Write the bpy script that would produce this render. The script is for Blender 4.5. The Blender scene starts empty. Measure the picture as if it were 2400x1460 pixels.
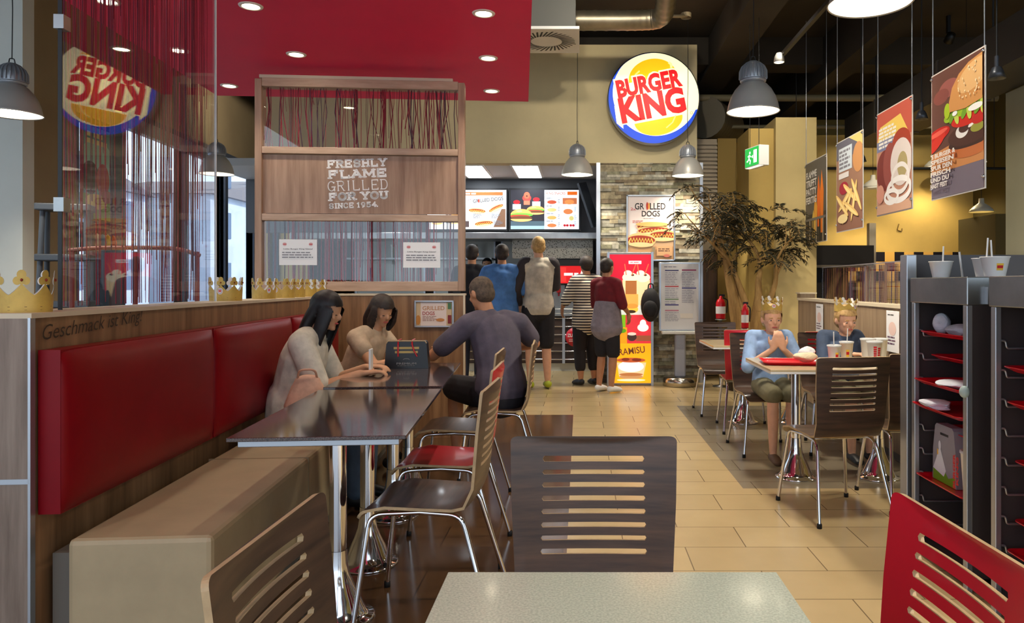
import bpy, bmesh, math, random
from mathutils import Vector, Matrix, Euler
from mathutils.geometry import delaunay_2d_cdt
R = random.Random(7)
S = bpy.context.scene
COL = S.collection
# ------------------------------------------------------------------ camera
F, CX, CY, EYE = 1730.0, 1358.0, 667.0, 1.27
cam = bpy.data.cameras.new('camera'); camo = bpy.data.objects.new('camera', cam); COL.objects.link(camo)
camo.location = (0, 0, EYE); camo.rotation_euler = (math.pi/2, 0, 0)
cam.sensor_width = 36; cam.lens = 36*F/2400
cam.shift_x = (1200-CX)/2400; cam.shift_y = (CY-730)/2400
cam.clip_start = .05; cam.clip_end = 200
S.camera = camo
# ------------------------------------------------------------------ view and world
S.view_settings.view_transform = 'Standard'; S.view_settings.look = 'None'
S.view_settings.gamma = 1; S.view_settings.use_curve_mapping = False
S.view_settings.exposure = 0.15
S.cycles.use_denoising = True
S.cycles.max_bounces = 8; S.cycles.diffuse_bounces = 4; S.cycles.glossy_bounces = 4
S.cycles.transmission_bounces = 6; S.cycles.transparent_max_bounces = 24
S.cycles.caustics_reflective = False; S.cycles.caustics_refractive = False
S.cycles.sample_clamp_indirect = 4; S.cycles.use_light_tree = True
W = bpy.data.worlds.new('daylight'); S.world = W; W.use_nodes = True
bg = W.node_tree.nodes['Background']
bg.inputs[0].default_value = (.72, .86, 1.0, 1); bg.inputs[1].default_value = 2.0
def portal(name, loc, rot, sx, sy):
    l = bpy.data.lights.new(name, 'AREA'); l.shape = 'RECTANGLE'; l.size = sx; l.size_y = sy
    l.cycles.is_portal = True
    o = bpy.data.objects.new(name, l); COL.objects.link(o); o.location = loc; o.rotation_euler = rot
    return o
sun=bpy.data.lights.new('sunlight','SUN'); sun.energy=4.0; sun.angle=.02; sun.color=(1,.97,.92)
suno=bpy.data.objects.new('sunlight',sun); COL.objects.link(suno); suno.rotation_euler=(math.radians(-12),math.radians(46),0)
portal('shopfront_daylight', (-.5, -3.05, 2.0), (-math.pi/2, 0, 0), 13, 4.0)
portal('window_daylight', (-5.3, 9.6, 1.9), (0, -math.pi/2, math.radians(4.6)), 2.7, 5.6)
# ------------------------------------------------------------------ helpers
def at(px, py, Y): return Vector(((px-CX)/F*Y, Y, EYE-(py-CY)/F*Y))
TH = math.radians(4.63)
LO = Vector((-1.72, 2.31, 0)); LU = Vector((math.cos(TH), math.sin(TH), 0)); LV = Vector((-math.sin(TH), math.cos(TH), 0))
def L(a, b, z=0): p = LO+LU*a+LV*b; p.z = z; return p
def lin(c):
    o = []
    for x in c[:3]:
        x = x/255; o.append(x/12.92 if x <= .04045 else ((x+.055)/1.055)**2.4)
    return tuple(o)+(1,)
MC = {}
def mat(name, c, rough=.5, metal=0, emit=0, ecol=None, trans=0, alpha=1, noise=0, nscale=8, stretch=(1,1,1), c2=None, bump=0, spec=.5, coat=0, kind='noise', ior=1.45, sharp=(.35,.65)):
    if name in MC: return MC[name]
    m = bpy.data.materials.new(name); m.use_nodes = True; n = m.node_tree.nodes; k = m.node_tree.links
    b = n['Principled BSDF']; b.inputs['Base Color'].default_value = lin(c); b.inputs['Roughness'].default_value = rough
    b.inputs['Metallic'].default_value = metal; b.inputs['Specular IOR Level'].default_value = spec
    b.inputs['Coat Weight'].default_value = coat; b.inputs['Coat Roughness'].default_value = .08
    b.inputs['Transmission Weight'].default_value = trans; b.inputs['Alpha'].default_value = alpha; b.inputs['IOR'].default_value = ior
    if emit:
        b.inputs['Emission Color'].default_value = lin(ecol or c); b.inputs['Emission Strength'].default_value = emit
    if noise or c2 or bump:
        tc = n.new('ShaderNodeTexCoord'); mp = n.new('ShaderNodeMapping'); mp.inputs['Scale'].default_value = stretch
        k.new(tc.outputs['Object'], mp.inputs[0])
        if kind == 'noise':
            t = n.new('ShaderNodeTexNoise'); t.inputs['Scale'].default_value = nscale; t.inputs['Detail'].default_value = 6; t.inputs['Roughness'].default_value = .6
        elif kind == 'voronoi':
            t = n.new('ShaderNodeTexVoronoi'); t.inputs['Scale'].default_value = nscale
        else:
            t = n.new('ShaderNodeTexWave'); t.inputs['Scale'].default_value = nscale; t.inputs['Distortion'].default_value = noise; t.inputs['Detail'].default_value = 2
            t.bands_direction = kind
        k.new(mp.outputs[0], t.inputs['Vector'])
        r = n.new('ShaderNodeValToRGB'); r.color_ramp.elements[0].position = sharp[0]; r.color_ramp.elements[1].position = sharp[1]
        if c2 is None: c2 = tuple(x*(1-noise) for x in c)
        r.color_ramp.elements[0].color = lin(c2); r.color_ramp.elements[1].color = lin(c)
        k.new(t.outputs[0], r.inputs[0]); k.new(r.outputs[0], b.inputs['Base Color'])
        if emit and ecol is None: k.new(r.outputs[0], b.inputs['Emission Color'])
        if bump:
            bp = n.new('ShaderNodeBump'); bp.inputs['Strength'].default_value = bump; bp.inputs['Distance'].default_value = .01
            k.new(t.outputs[0], bp.inputs['Height']); k.new(bp.outputs[0], b.inputs['Normal'])
    MC[name] = m; return m
def flat(c, e=0, rough=.5):
    return mat('ink_%d_%d_%d_%d' % (c[0], c[1], c[2], int(e*100)), c, rough=rough, emit=e)
class MB:
    def __init__(s): s.v=[]; s.f=[]; s.m=[]; s.s=[]
    def add(s, vs, fs, m=0, smooth=False):
        b = len(s.v); s.v += [tuple(v) for v in vs]
        for f in fs: s.f.append(tuple(i+b for i in f)); s.m.append(m); s.s.append(smooth)
        return s
    def box(s, x0, x1, y0, y1, z0, z1, m=0, M=None):
        vs = [Vector((x,y,z)) for z in (z0,z1) for y in (y0,y1) for x in (x0,x1)]
        if M is not None: vs = [M@v for v in vs]
        return s.add(vs, [(0,2,3,1),(4,5,7,6),(0,1,5,4),(2,6,7,3),(0,4,6,2),(1,3,7,5)], m)
    def quad(s, a, b, c, d, m=0): return s.add([a,b,c,d], [(0,1,2,3)], m)
    def tube(s, pts, r, seg=10, m=0, cap=True):
        pts = [Vector(p) for p in pts]; n = len(pts)
        rr = r if isinstance(r, (list, tuple)) else [r]*n
        vs=[]; up=None
        for i,p in enumerate(pts):
            d = (pts[min(i+1,n-1)]-pts[max(i-1,0)]).normalized()
            if up is None:
                up = Vector((0,0,1)) if abs(d.z)<.9 else Vector((1,0,0))
            a = (up-d*up.dot(d)).normalized(); b = d.cross(a); up = a
            for j in range(seg):
                t = 2*math.pi*j/seg; vs.append(p+(a*math.cos(t)+b*math.sin(t))*rr[i])
        fs = [(i*seg+j, i*seg+(j+1)%seg, (i+1)*seg+(j+1)%seg, (i+1)*seg+j) for i in range(n-1) for j in range(seg)]
        s.add(vs, fs, m, True)
        if cap:
            s.add([vs[j] for j in range(seg)], [tuple(range(seg-1,-1,-1))], m)
            s.add([vs[(n-1)*seg+j] for j in range(seg)], [tuple(range(seg))], m)
        return s
    def lathe(s, prof, seg=32, o=(0,0,0), m=0, M=None, smooth=True):
        vs=[]
        for r,z in prof:
            for j in range(seg):
                t=2*math.pi*j/seg; v = Vector((o[0]+r*math.cos(t), o[1]+r*math.sin(t), o[2]+z)); vs.append(M@v if M is not None else v)
        fs=[(i*seg+j, i*seg+(j+1)%seg, (i+1)*seg+(j+1)%seg, (i+1)*seg+j) for i in range(len(prof)-1) for j in range(seg)]
        return s.add(vs, fs, m, smooth)
    def prism(s, poly, d, M=None, m=0, m2=None):
        n=len(poly); vs=[Vector((x,y,0)) for x,y in poly]+[Vector((x,y,d)) for x,y in poly]
        if M is not None: vs=[M@v for v in vs]
        s.add(vs, [tuple(range(n-1,-1,-1)), tuple(range(n,2*n))], m)
        s.add(vs, [(i,(i+1)%n,n+(i+1)%n,n+i) for i in range(n)], m if m2 is None else m2); return s
    def ell(s, c, r, m=0, seg=16, rings=10, M=None):
        c=Vector(c); vs=[]
        for i in range(rings+1):
            ph=math.pi*i/rings
            for j in range(seg):
                t=2*math.pi*j/seg; v=Vector((r[0]*math.sin(ph)*math.cos(t), r[1]*math.sin(ph)*math.sin(t), r[2]*math.cos(ph)))
                vs.append(c+(M@v if M is not None else v))
        fs=[(i*seg+j,(i+1)*seg+j,(i+1)*seg+(j+1)%seg,i*seg+(j+1)%seg) for i in range(rings) for j in range(seg)]
        return s.add(vs,fs,m,True)
    def build(s, name, mats, parent=None, bevel=0, loc=None, rotz=None, kind=None, weld=False):
        me=bpy.data.meshes.new(name); me.from_pydata(s.v,[],s.f); me.validate(verbose=False)
        if not isinstance(mats,(list,tuple)): mats=[mats]
        for q in mats: me.materials.append(q)
        if len(me.polygons)==len(s.m):
            me.polygons.foreach_set('material_index', s.m); me.polygons.foreach_set('use_smooth', s.s)
        if weld:
            bm=bmesh.new(); bm.from_mesh(me); bmesh.ops.remove_doubles(bm, verts=bm.verts, dist=1e-5); bmesh.ops.recalc_face_normals(bm, faces=bm.faces); bm.to_mesh(me); bm.free()
        o=bpy.data.objects.new(name, me); COL.objects.link(o)
        if parent: o.parent=parent
        if loc is not None: o.location=loc
        if rotz is not None: o.rotation_euler=(0,0,rotz)
        if bevel:
            b=o.modifiers.new('bevel','BEVEL'); b.width=bevel; b.segments=2; b.limit_method='ANGLE'; b.angle_limit=math.radians(40)
        if kind: o['kind']=kind
        return o
def tag(o, label, cat, group=None, kind=None):
    if label: o['label']=label
    if cat: o['category']=cat
    if group: o['group']=group
    if kind: o['kind']=kind
    return o
def thing(name, label, cat, loc=(0,0,0), rotz=0, group=None):
    o=bpy.data.objects.new(name,None); COL.objects.link(o); o.empty_display_size=.1
    o.location=loc; o.rotation_euler=(0,0,rotz); return tag(o,label,cat,group)
def dup(root, loc=None, rotz=None, label=None, group=None):
    def cp(o,p):
        c=o.copy(); COL.objects.link(c)
        if p: c.parent=p
        for ch in list(o.children): cp(ch,c)
        return c
    r=cp(root,None)
    if loc is not None: r.location=loc
    if rotz is not None: r.rotation_euler=(0,0,rotz)
    if label: r['label']=label
    if group: r['group']=group
    return r
def arc(pts, k=5):
    """round the corners of a 3D polyline: pts = [(p, radius)]"""
    out=[]
    for i,(p,r) in enumerate(pts):
        p=Vector(p)
        if r==0 or i in (0,len(pts)-1): out.append(p); continue
        a=(Vector(pts[i-1][0])-p); b=(Vector(pts[i+1][0])-p)
        ra=min(r,a.length*.49); rb=min(r,b.length*.49)
        a=p+a.normalized()*ra; b=p+b.normalized()*rb
        for j in range(k+1):
            t=j/k; out.append(a*(1-t)**2+p*2*t*(1-t)+b*t*t)
    return out
TXT={}
def text_geo(s, bold=0, shear=0, spacing=1):
    key=(s,bold,shear,spacing)
    if key in TXT: return TXT[key]
    c=bpy.data.curves.new('t','FONT'); c.body=s; c.size=1; c.offset=bold; c.shear=shear; c.resolution_u=3; c.space_character=spacing
    c.fill_mode='BOTH'
    o=bpy.data.objects.new('t',c); COL.objects.link(o); dg=bpy.context.evaluated_depsgraph_get(); dg.update()
    me=bpy.data.meshes.new_from_object(o.evaluated_get(dg))
    vs=[(v.co.x,v.co.y) for v in me.vertices]; fs=[tuple(p.vertices) for p in me.polygons]
    bpy.data.objects.remove(o); bpy.data.curves.remove(c); bpy.data.meshes.remove(me)
    x0=min(v[0] for v in vs); x1=max(v[0] for v in vs); y0=min(v[1] for v in vs); y1=max(v[1] for v in vs)
    vs=[((x-x0)/(x1-x0),(y-y0)/(y1-y0)) for x,y in vs]
    TXT[key]=(vs,fs); return TXT[key]
class Art:
    """flat printed artwork: layers of shapes in a W x H sheet, origin lower left, facing local -Y"""
    def __init__(s,W,H,e=0,M=None): s.W=W;s.H=H;s.e=e;s.b=MB();s.mats=[];s.k=0;s.M=M;s.step=.0004
    def _m(s,c):
        m=c if not isinstance(c,(tuple,list)) else flat(c,s.e)
        if m not in s.mats: s.mats.append(m)
        return s.mats.index(m)
    def _p(s,pts,fs,c):
        s.k+=1; y=-s.k*s.step
        vs=[Vector((x,y,z)) for x,z in pts]
        if s.M is not None: vs=[s.M@v for v in vs]
        s.b.add(vs,fs,s._m(c))
    def clip(s,pts):
        return [(min(max(x,0),s.W),min(max(y,0),s.H)) for x,y in pts]
    def rect(s,x0,y0,x1,y1,c,rot=0):
        p=[(x0,y0),(x1,y0),(x1,y1),(x0,y1)]
        if rot:
            cx,cy=(x0+x1)/2,(y0+y1)/2; p=[(cx+(x-cx)*math.cos(rot)-(y-cy)*math.sin(rot), cy+(x-cx)*math.sin(rot)+(y-cy)*math.cos(rot)) for x,y in p]
        s._p(s.clip(p),[(0,1,2,3)],c)
    def poly(s,p,c): s._p(s.clip(p),[tuple(range(len(p)))],c)
    def ell(s,cx,cy,rx,ry,c,rot=0,t0=0,t1=360,n=28,clip=True):
        p=[]
        for i in range(n):
            t=math.radians(t0+(t1-t0)*i/(n if t1-t0>=360 else n-1)); x=rx*math.cos(t); y=ry*math.sin(t)
            p.append((cx+x*math.cos(rot)-y*math.sin(rot), cy+x*math.sin(rot)+y*math.cos(rot)))
        if clip: p=s.clip(p)
        s._p(p,[tuple(range(n))],c)
    def ring(s,cx,cy,rx,ry,w,c,t0=0,t1=360,n=32,rot=0):
        p=[];f=[]
        for i in range(n+1):
            t=math.radians(t0+(t1-t0)*i/n)
            for q in (0,w):
                x=(rx-q)*math.cos(t);y=(ry-q)*math.sin(t)
                p.append((cx+x*math.cos(rot)-y*math.sin(rot), cy+x*math.sin(rot)+y*math.cos(rot)))
        f=[(2*i,2*i+2,2*i+3,2*i+1) for i in range(n)]
        s._p(s.clip(p),f,c)
    def line(s,p,w,c):
        vs=[];f=[]
        for i,(x,y) in enumerate(p):
            a=p[max(i-1,0)];b=p[min(i+1,len(p)-1)];dx,dy=b[0]-a[0],b[1]-a[1];l=math.hypot(dx,dy) or 1
            vs+=[(x-dy/l*w/2,y+dx/l*w/2),(x+dy/l*w/2,y-dx/l*w/2)]
        f=[(2*i,2*i+2,2*i+3,2*i+1) for i in range(len(p)-1)]
        s._p(vs,f,c)
    def text(s,t,x,y,w,h,c,rot=0,bold=0,shear=0,spacing=1,skew=0):
        vs,fs=text_geo(t,bold,shear,spacing); ca,sa=math.cos(rot),math.sin(rot)
        p=[]
        for u,v in vs:
            X,Y=u*w,v*h+u*w*skew; p.append((x+X*ca-Y*sa,y+X*sa+Y*ca))
        s._p(p,fs,c)
    def lines(s,x0,x1,y1,y0,n,c,fill=.45,frac=(.6,1)):
        """blocks of small illegible print"""
        h=(y1-y0)/n; p=[];f=[]
        for i in range(n):
            yy=y1-h*(i+1)+h*(1-fill)/2; xx=x0; xe=x0+(x1-x0)*R.uniform(*frac)
            while xx<xe:
                w=min(R.uniform(1.2,3.5)*h,xe-xx); b=len(p); p+=[(xx,yy),(xx+w,yy),(xx+w,yy+h*fill),(xx,yy+h*fill)]; f.append((b,b+1,b+2,b+3)); xx+=w+h*.4
        s._p(s.clip(p),f,c)
    def build(s,name,parent,loc=None,rotz=None): return s.b.build(name,s.mats,parent,loc=loc,rotz=rotz)
# ------------------------------------------------------------------ common materials
CREAM=(196,184,150)
M_wall=mat('beige_paint',(206,190,148),.8,noise=.05,nscale=2)
M_ochre=mat('ochre_paint',(190,160,88),.8,noise=.06,nscale=1.5)
M_taupe=mat('taupe_paint',(150,130,98),.8,noise=.05,nscale=2)
M_white=mat('white_paint',(214,214,205),.75,noise=.03,nscale=2)
M_dark=mat('dark_ceiling_paint',(52,45,36),.85,noise=.15,nscale=1.2)
M_red=mat('red_ceiling_paint',(235,26,92),.6,noise=.04,nscale=1)
M_oak=mat('light_oak',(178,146,122),.45,c2=(138,106,84),nscale=3,stretch=(7,7,.5),sharp=(.3,.7))
M_oakh=mat('light_oak_rail',(196,168,144),.45,c2=(166,136,112),nscale=4,stretch=(.8,6,6),sharp=(.3,.7))
M_oakw=mat('brown_oak_panel',(158,120,84),.45,c2=(98,68,42),nscale=2.2,stretch=(7,7,.5),sharp=(.3,.68))
M_trim=mat('pale_trim',(210,196,168),.45,noise=.03)
M_wenge=mat('dark_wenge_laminate',(88,66,52),.42,c2=(56,43,37),nscale=3,stretch=(1.2,3,14),coat=.08,sharp=(.35,.7))
M_wseat=mat('dark_wenge_seat',(96,74,60),.32,c2=(62,46,38),nscale=3,stretch=(1.2,14,3),coat=.4,sharp=(.35,.7))
M_ply=mat('ply_edge',(186,160,122),.5,noise=.1,nscale=30)
M_redlam=mat('red_laminate',(200,6,36),.35,noise=.06,nscale=3,coat=.3)
M_chrome=mat('chrome',(225,225,228),.08,metal=1)
M_steel=mat('brushed_steel',(168,170,170),.32,metal=1,noise=.12,nscale=4)
M_alu=mat('aluminium',(178,182,188),.35,metal=.85)
M_black=mat('black_plastic',(22,22,24),.45)
M_rub=mat('black_rubber',(16,16,16),.7)
M_whitep=mat('white_plastic',(232,232,228),.4)
M_redp=mat('red_plastic',(200,10,30),.3,coat=.3)
M_vinred=mat('red_vinyl',(128,0,16),.38,noise=.08,nscale=4,bump=.04,spec=.25)
M_vinbei=mat('beige_vinyl',(178,160,126),.5,noise=.06,nscale=5,bump=.04)
M_glass=mat('clear_glass',(245,250,250),.0,trans=1,ior=1.45,spec=.5)
M_granite=mat('dark_speckled_laminate',(96,80,74),.1,c2=(48,38,36),nscale=260,spec=.7,coat=.5,sharp=(.4,.62))
M_creamlam=mat('green_cream_speckled_laminate',(200,212,196),.2,c2=(174,186,172),nscale=240,coat=.3,sharp=(.38,.6))
M_maple=mat('pale_maple_laminate',(206,188,150),.22,noise=.05,nscale=3,coat=.3)
M_paper=mat('white_paper',(232,232,232),.7)
def glasspane(name='thin_glass', tint=(1,1,1,1)):
    """thin pane: clear straight-through view plus a true fresnel reflection"""
    if name in MC: return MC[name]
    m=bpy.data.materials.new(name); m.use_nodes=True; n=m.node_tree.nodes; k=m.node_tree.links
    n.remove(n['Principled BSDF']); t=n.new('ShaderNodeBsdfTransparent'); t.inputs[0].default_value=tint
    g=n.new('ShaderNodeBsdfGlossy'); g.inputs['Roughness'].default_value=.0
    ge=n.new('ShaderNodeNewGeometry'); dt=n.new('ShaderNodeVectorMath'); dt.operation='DOT_PRODUCT'; k.new(ge.outputs['Incoming'],dt.inputs[0]); k.new(ge.outputs['Normal'],dt.inputs[1])
    def mth(op,a,bv):
        q=n.new('ShaderNodeMath'); q.operation=op
        if hasattr(a,'node'): k.new(a,q.inputs[0])
        else: q.inputs[0].default_value=a
        if bv is not None:
            if hasattr(bv,'node'): k.new(bv,q.inputs[1])
            else: q.inputs[1].default_value=bv
        return q.outputs[0]
    fr=mth('ADD',mth('MULTIPLY',mth('POWER',mth('SUBTRACT',1.0,mth('ABSOLUTE',dt.outputs['Value'],None)),5.0),.95),.05)
    x=n.new('ShaderNodeMixShader'); k.new(fr,x.inputs[0]); k.new(t.outputs[0],x.inputs[1]); k.new(g.outputs[0],x.inputs[2])
    k.new(x.outputs[0],n['Material Output'].inputs[0]); MC[name]=m; return m
M_pane=glasspane()
# ================================================================== setting
def struct(name, mb, m, **k): return mb.build(name, m, kind='structure', **k)
# floor: tile material in metres, rows .296 deep, tiles .591 long with stepped joints
def tile_mat(name, c1, c2, mort, rough, w=.591, h=.296, gl=.3):
    m=bpy.data.materials.new(name); m.use_nodes=True; n=m.node_tree.nodes; k=m.node_tree.links; b=n['Principled BSDF']
    tc=n.new('ShaderNodeTexCoord'); mp=n.new('ShaderNodeMapping'); mp.inputs['Location'].default_value=(.08,-.02,0); k.new(tc.outputs['Object'],mp.inputs[0])
    br=n.new('ShaderNodeTexBrick'); br.offset=.5; br.inputs['Scale'].default_value=1; br.inputs['Brick Width'].default_value=w; br.inputs['Row Height'].default_value=h
    br.inputs['Mortar Size'].default_value=.0028; br.inputs['Mortar Smooth'].default_value=.1; br.inputs['Bias'].default_value=0
    br.inputs['Color1'].default_value=lin(c1); br.inputs['Color2'].default_value=lin(c2); br.inputs['Mortar'].default_value=lin(mort)
    k.new(mp.outputs[0],br.inputs['Vector'])
    ns=n.new('ShaderNodeTexNoise'); ns.inputs['Scale'].default_value=3.5; ns.inputs['Detail'].default_value=8; k.new(tc.outputs['Object'],ns.inputs['Vector'])
    rp=n.new('ShaderNodeValToRGB'); rp.color_ramp.elements[0].color=(.82,.8,.76,1); rp.color_ramp.elements[1].color=(1.06,1.05,1.04,1)
    k.new(ns.outputs[0],rp.inputs[0])
    mx=n.new('ShaderNodeMixRGB'); mx.blend_type='MULTIPLY'; mx.inputs[0].default_value=1; k.new(br.outputs[0],mx.inputs[1]); k.new(rp.outputs[0],mx.inputs[2])
    k.new(mx.outputs[0],b.inputs['Base Color']); b.inputs['Roughness'].default_value=rough; b.inputs['Specular IOR Level'].default_value=gl
    bp=n.new('ShaderNodeBump'); bp.invert=True; bp.inputs['Strength'].default_value=.3; bp.inputs['Distance'].default_value=.002; k.new(br.outputs['Fac'],bp.inputs['Height']); k.new(bp.outputs[0],b.inputs['Normal'])
    return m
M_tile=tile_mat('cream_floor_tiles',(196,174,130),(186,164,122),(120,102,74),.24,gl=.5)
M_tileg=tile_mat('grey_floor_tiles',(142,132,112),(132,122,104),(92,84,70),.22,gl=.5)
M_planks=tile_mat('dark_wood_floor_tiles',(94,68,44),(70,50,34),(40,28,18),.16,w=1.19,h=.296,gl=.6)
b=MB()
def fq(x0,x1,y0,y1,m): b.quad((x0,y0,0),(x1,y0,0),(x1,y1,0),(x0,y1,0),m)
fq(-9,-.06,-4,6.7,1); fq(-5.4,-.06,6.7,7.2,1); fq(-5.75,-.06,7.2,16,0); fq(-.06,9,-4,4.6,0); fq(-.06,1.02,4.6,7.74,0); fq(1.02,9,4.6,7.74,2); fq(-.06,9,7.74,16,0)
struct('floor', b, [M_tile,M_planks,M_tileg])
b=MB(); b.box(-9,9,-4,6.7,4.62,4.75); b.box(-5.9,9,6.7,16,4.62,4.75); struct('ceiling', b, M_dark)
# structural beams under the dark ceiling
b=MB(); b.box(1.75,2.15,-3,15.5,4.2,4.62); b.box(-5.2,9,10.0,10.4,4.25,4.62); b.box(3.3,3.6,-3,15.5,4.05,4.62); b.box(-9,9,5.6,5.8,4.4,4.62)
struct('trim_1', b, M_dark)
# red dropped ceiling
b=MB()
rb=[(-3.43,6.99),( -.50,7.22),(.30,-3.0),(-2.63,-3.0)]
vs=[(x,y,z) for z in (3.06,3.16) for x,y in rb]
b.add(vs,[(3,2,1,0),(4,5,6,7),(0,1,5,4),(1,2,6,5),(2,3,7,6),(3,0,4,7)]); 
struct('trim_2', b, M_red)
# back header wall with the round sign on it
b=MB(); b.box(-4.15,1.53,9.6,9.8,2.85,4.39); struct('wall_back', b, M_wall)
# left window wall, running 4.6 degrees off the tile grid
WL=lambda z,y: 0
wx=lambda Y: -5.0-.081*(Y-7)
def wl_box(mb,Y0,Y1,z0,z1,th=.2,m=0,inset=0):
    p=[(wx(Y0)-inset,Y0),(wx(Y1)-inset,Y1),(wx(Y1)-th-inset,Y1),(wx(Y0)-th-inset,Y0)]
    mb.add([(x,y,z) for z in (z0,z1) for x,y in p],[(3,2,1,0),(4,5,6,7),(0,1,5,4),(1,2,6,5),(2,3,7,6),(3,0,4,7)],m)
b=MB(); wl_box(b,6.74,14.5,3.19,4.62); wl_box(b,6.74,7.38,0,3.19); wl_box(b,7.38,8.02,3.0,3.19); wl_box(b,13.6,14.5,0,3.19); wl_box(b,7.38,13.6,0,.35)
struct('wall_left', b, M_taupe)
b=MB(); b.box(-8.6,wx(6.74),6.60,6.74,0,4.62); struct('wall_left_return', b, M_white)
b=MB(); b.box(-8.8,-8.6,-3,6.74,0,1.0); b.box(-8.8,-8.6,-3,6.74,3.4,4.62); b.box(-8.8,-8.6,-3,-2.5,1,3.4); b.box(-8.8,-8.6,6.2,6.74,1,3.4); b.box(-8.8,-8.6,1.7,2.1,1,3.4)
struct('wall_left_front', b, M_white)
M_wframe=mat('dark_window_frame',(52,58,66),.45,metal=.3)
M_wpane=glasspane('window_glass',(.93,.96,1,1))
Ys=[7.38,8.02,8.25,9.74,11.1,12.3,13.6]
k=0
for i in range(len(Ys)-1):
    if i==1: continue
    k+=1; y0,y1=Ys[i],Ys[i+1]; zt=3.0 if i==0 else 3.19
    w=thing('window_%d'%k,None,None,(0,0,0)); w['kind']='structure'
    b=MB(); wl_box(b,y0,y0+.05,.35,zt,.1); wl_box(b,y1-.05,y1,.35,zt,.1); wl_box(b,y0,y1,zt-.06,zt,.1); wl_box(b,y0,y1,.35,.42,.1); b.build('window_frame',M_wframe,w)
    b=MB(); wl_box(b,y0+.05,y1-.05,.42,zt-.06,.006,inset=.05); b.build('pane',M_wpane,w)
b=MB(); wl_box(b,8.02,8.25,.35,3.19,.25); 
for y in (9.74,11.1,12.3): wl_box(b,y-.05,y+.05,.35,3.19,.14,inset=-.03)
wl_box(b,8.02,13.6,3.17,3.24,.12,inset=-.05)
struct('trim_3', b, mat('slate_post_paint',(66,72,84),.5))
# pale blind box above the windows
b=MB(); wl_box(b,8.25,13.6,3.02,3.17,.08,inset=-.06); struct('trim_4', b, mat('pale_blind_box',(150,156,160),.5))
# far closing walls
b=MB(); b.box(-5.75,9,15.0,15.2,0,4.62); b.box(-5.9,-4.15,13.6,13.7,0,4.62); struct('wall_far', b, M_ochre)
b=MB(); b.box(8.6,8.8,-3,15,0,4.62); struct('wall_right', b, M_ochre)
# ochre wall on the far right with a chequered tile band
b=MB(); b.box(2.55,6.4,12.0,12.2,0,3.55); b.box(2.55,6.4,12.0,14.0,3.55,3.7); struct('wall_ochre', b, M_ochre)
b=MB()
cw=.157
for i in range(22):
    for j in range(3):
        x=3.86+i*cw; z=1.8-(j+1)*cw
        b.box(x,x+cw,11.985,12.0,z,z+cw,(1 if (i+j)%2==0 and j!=1 else 2 if (i+j)%2==0 else 0))
struct('trim_5', b, [mat('ochre_tile',(204,160,82),.3),mat('black_tile',(28,26,34),.2),mat('maroon_tile',(92,24,26),.2)])
# beige column blocks
b=MB(); b.box(2.18,2.50,9.5,10.2,0,3.28); struct('wall_column_left', b, M_ochre)
b=MB(); b.box(2.50,3.02,9.4,10.4,0,3.40); struct('wall_column', b, mat('column_paint',(196,174,118),.8,noise=.05,nscale=2))
b=MB(); b.box(3.95,4.6,6.5,6.84,0,3.04); struct('wall_column_right', b, mat('column_paint_grey',(150,146,122),.8,noise=.04,nscale=2))
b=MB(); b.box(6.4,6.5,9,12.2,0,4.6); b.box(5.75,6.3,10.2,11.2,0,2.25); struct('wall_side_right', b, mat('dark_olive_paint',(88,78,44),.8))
# louvred recess and dark brown panel right of the stone pillar
b=MB(); b.box(1.60,2.0,10.3,10.4,0,1.75,1); b.box(1.60,1.92,10.3,10.4,1.75,3.3,0)
for i in range(24): b.box(1.60,1.92,10.27,10.3,1.95+i*.055,1.95+i*.055+.03,0)
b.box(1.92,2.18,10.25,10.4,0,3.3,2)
struct('wall_recess', b, [mat('louvre_beige',(148,134,112),.6), mat('brown_door_wood',(92,62,34),.5,c2=(60,40,20),nscale=3,stretch=(8,8,.6)), mat('olive_recess_paint',(124,100,46),.8)])  # last colour: plain olive strip beside the louvres
# kitchen shell behind the header
M_kc=mat('kitchen_ceiling',(196,198,200),.6); M_kd=mat('kitchen_bulkhead',(86,88,92),.5)
b=MB(); b.box(-5,1.50,9.8,11.1,2.85,2.95); struct('ceiling_kitchen', b, M_kc)
b=MB(); b.box(-5,.60,11.07,11.2,2.05,2.85,0); b.box(.26,.30,9.8,11.07,2.05,2.85,0); struct('wall_bulkhead', b, M_kd)
b=MB(); b.box(-5,1.5,13.6,13.7,0,3,0); b.box(1.5,1.6,10.4,13.7,0,3.3,0); struct('wall_kitchen', b, mat('kitchen_wall_tiles',(112,108,106),.4))
b=MB(); b.box(-5,1.5,11.2,13.6,2.6,2.7); struct('ceiling_kitchen_back', b, M_kc)
# stacked stone cladding on the pillar beside the till
b=MB(); b.box(.27,1.56,9.62,10.3,0,2.85,0)
z=0.0; mi=0
while z<2.84:
    h=R.choice((.035,.045,.055,.04)); h=min(h,2.85-z); x=.27
    while x<1.56:
        w=min(R.uniform(.08,.34),1.56-x)
        if 1.56-x-w<.05: w=1.56-x
        d=R.uniform(.0,.03); b.box(x+.001,x+w-.001,9.6-d,9.63,z+.001,z+h-.001,R.randrange(5)); x+=w
    z+=h
st=[mat('stone_%s'%n,c,.85,noise=.3,nscale=14,bump=.5) for n,c in (('grey',(166,162,146)),('tan',(182,168,136)),('pale',(204,198,178)),('brown',(140,124,100)),('olive',(158,154,126)))]
struct('wall_stone', b, st)
b=MB(); b.box(.22,.27,9.56,9.62,0,2.85); b.box(1.56,1.6,9.56,9.62,0,2.85); struct('trim_6', b, M_alu)
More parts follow.
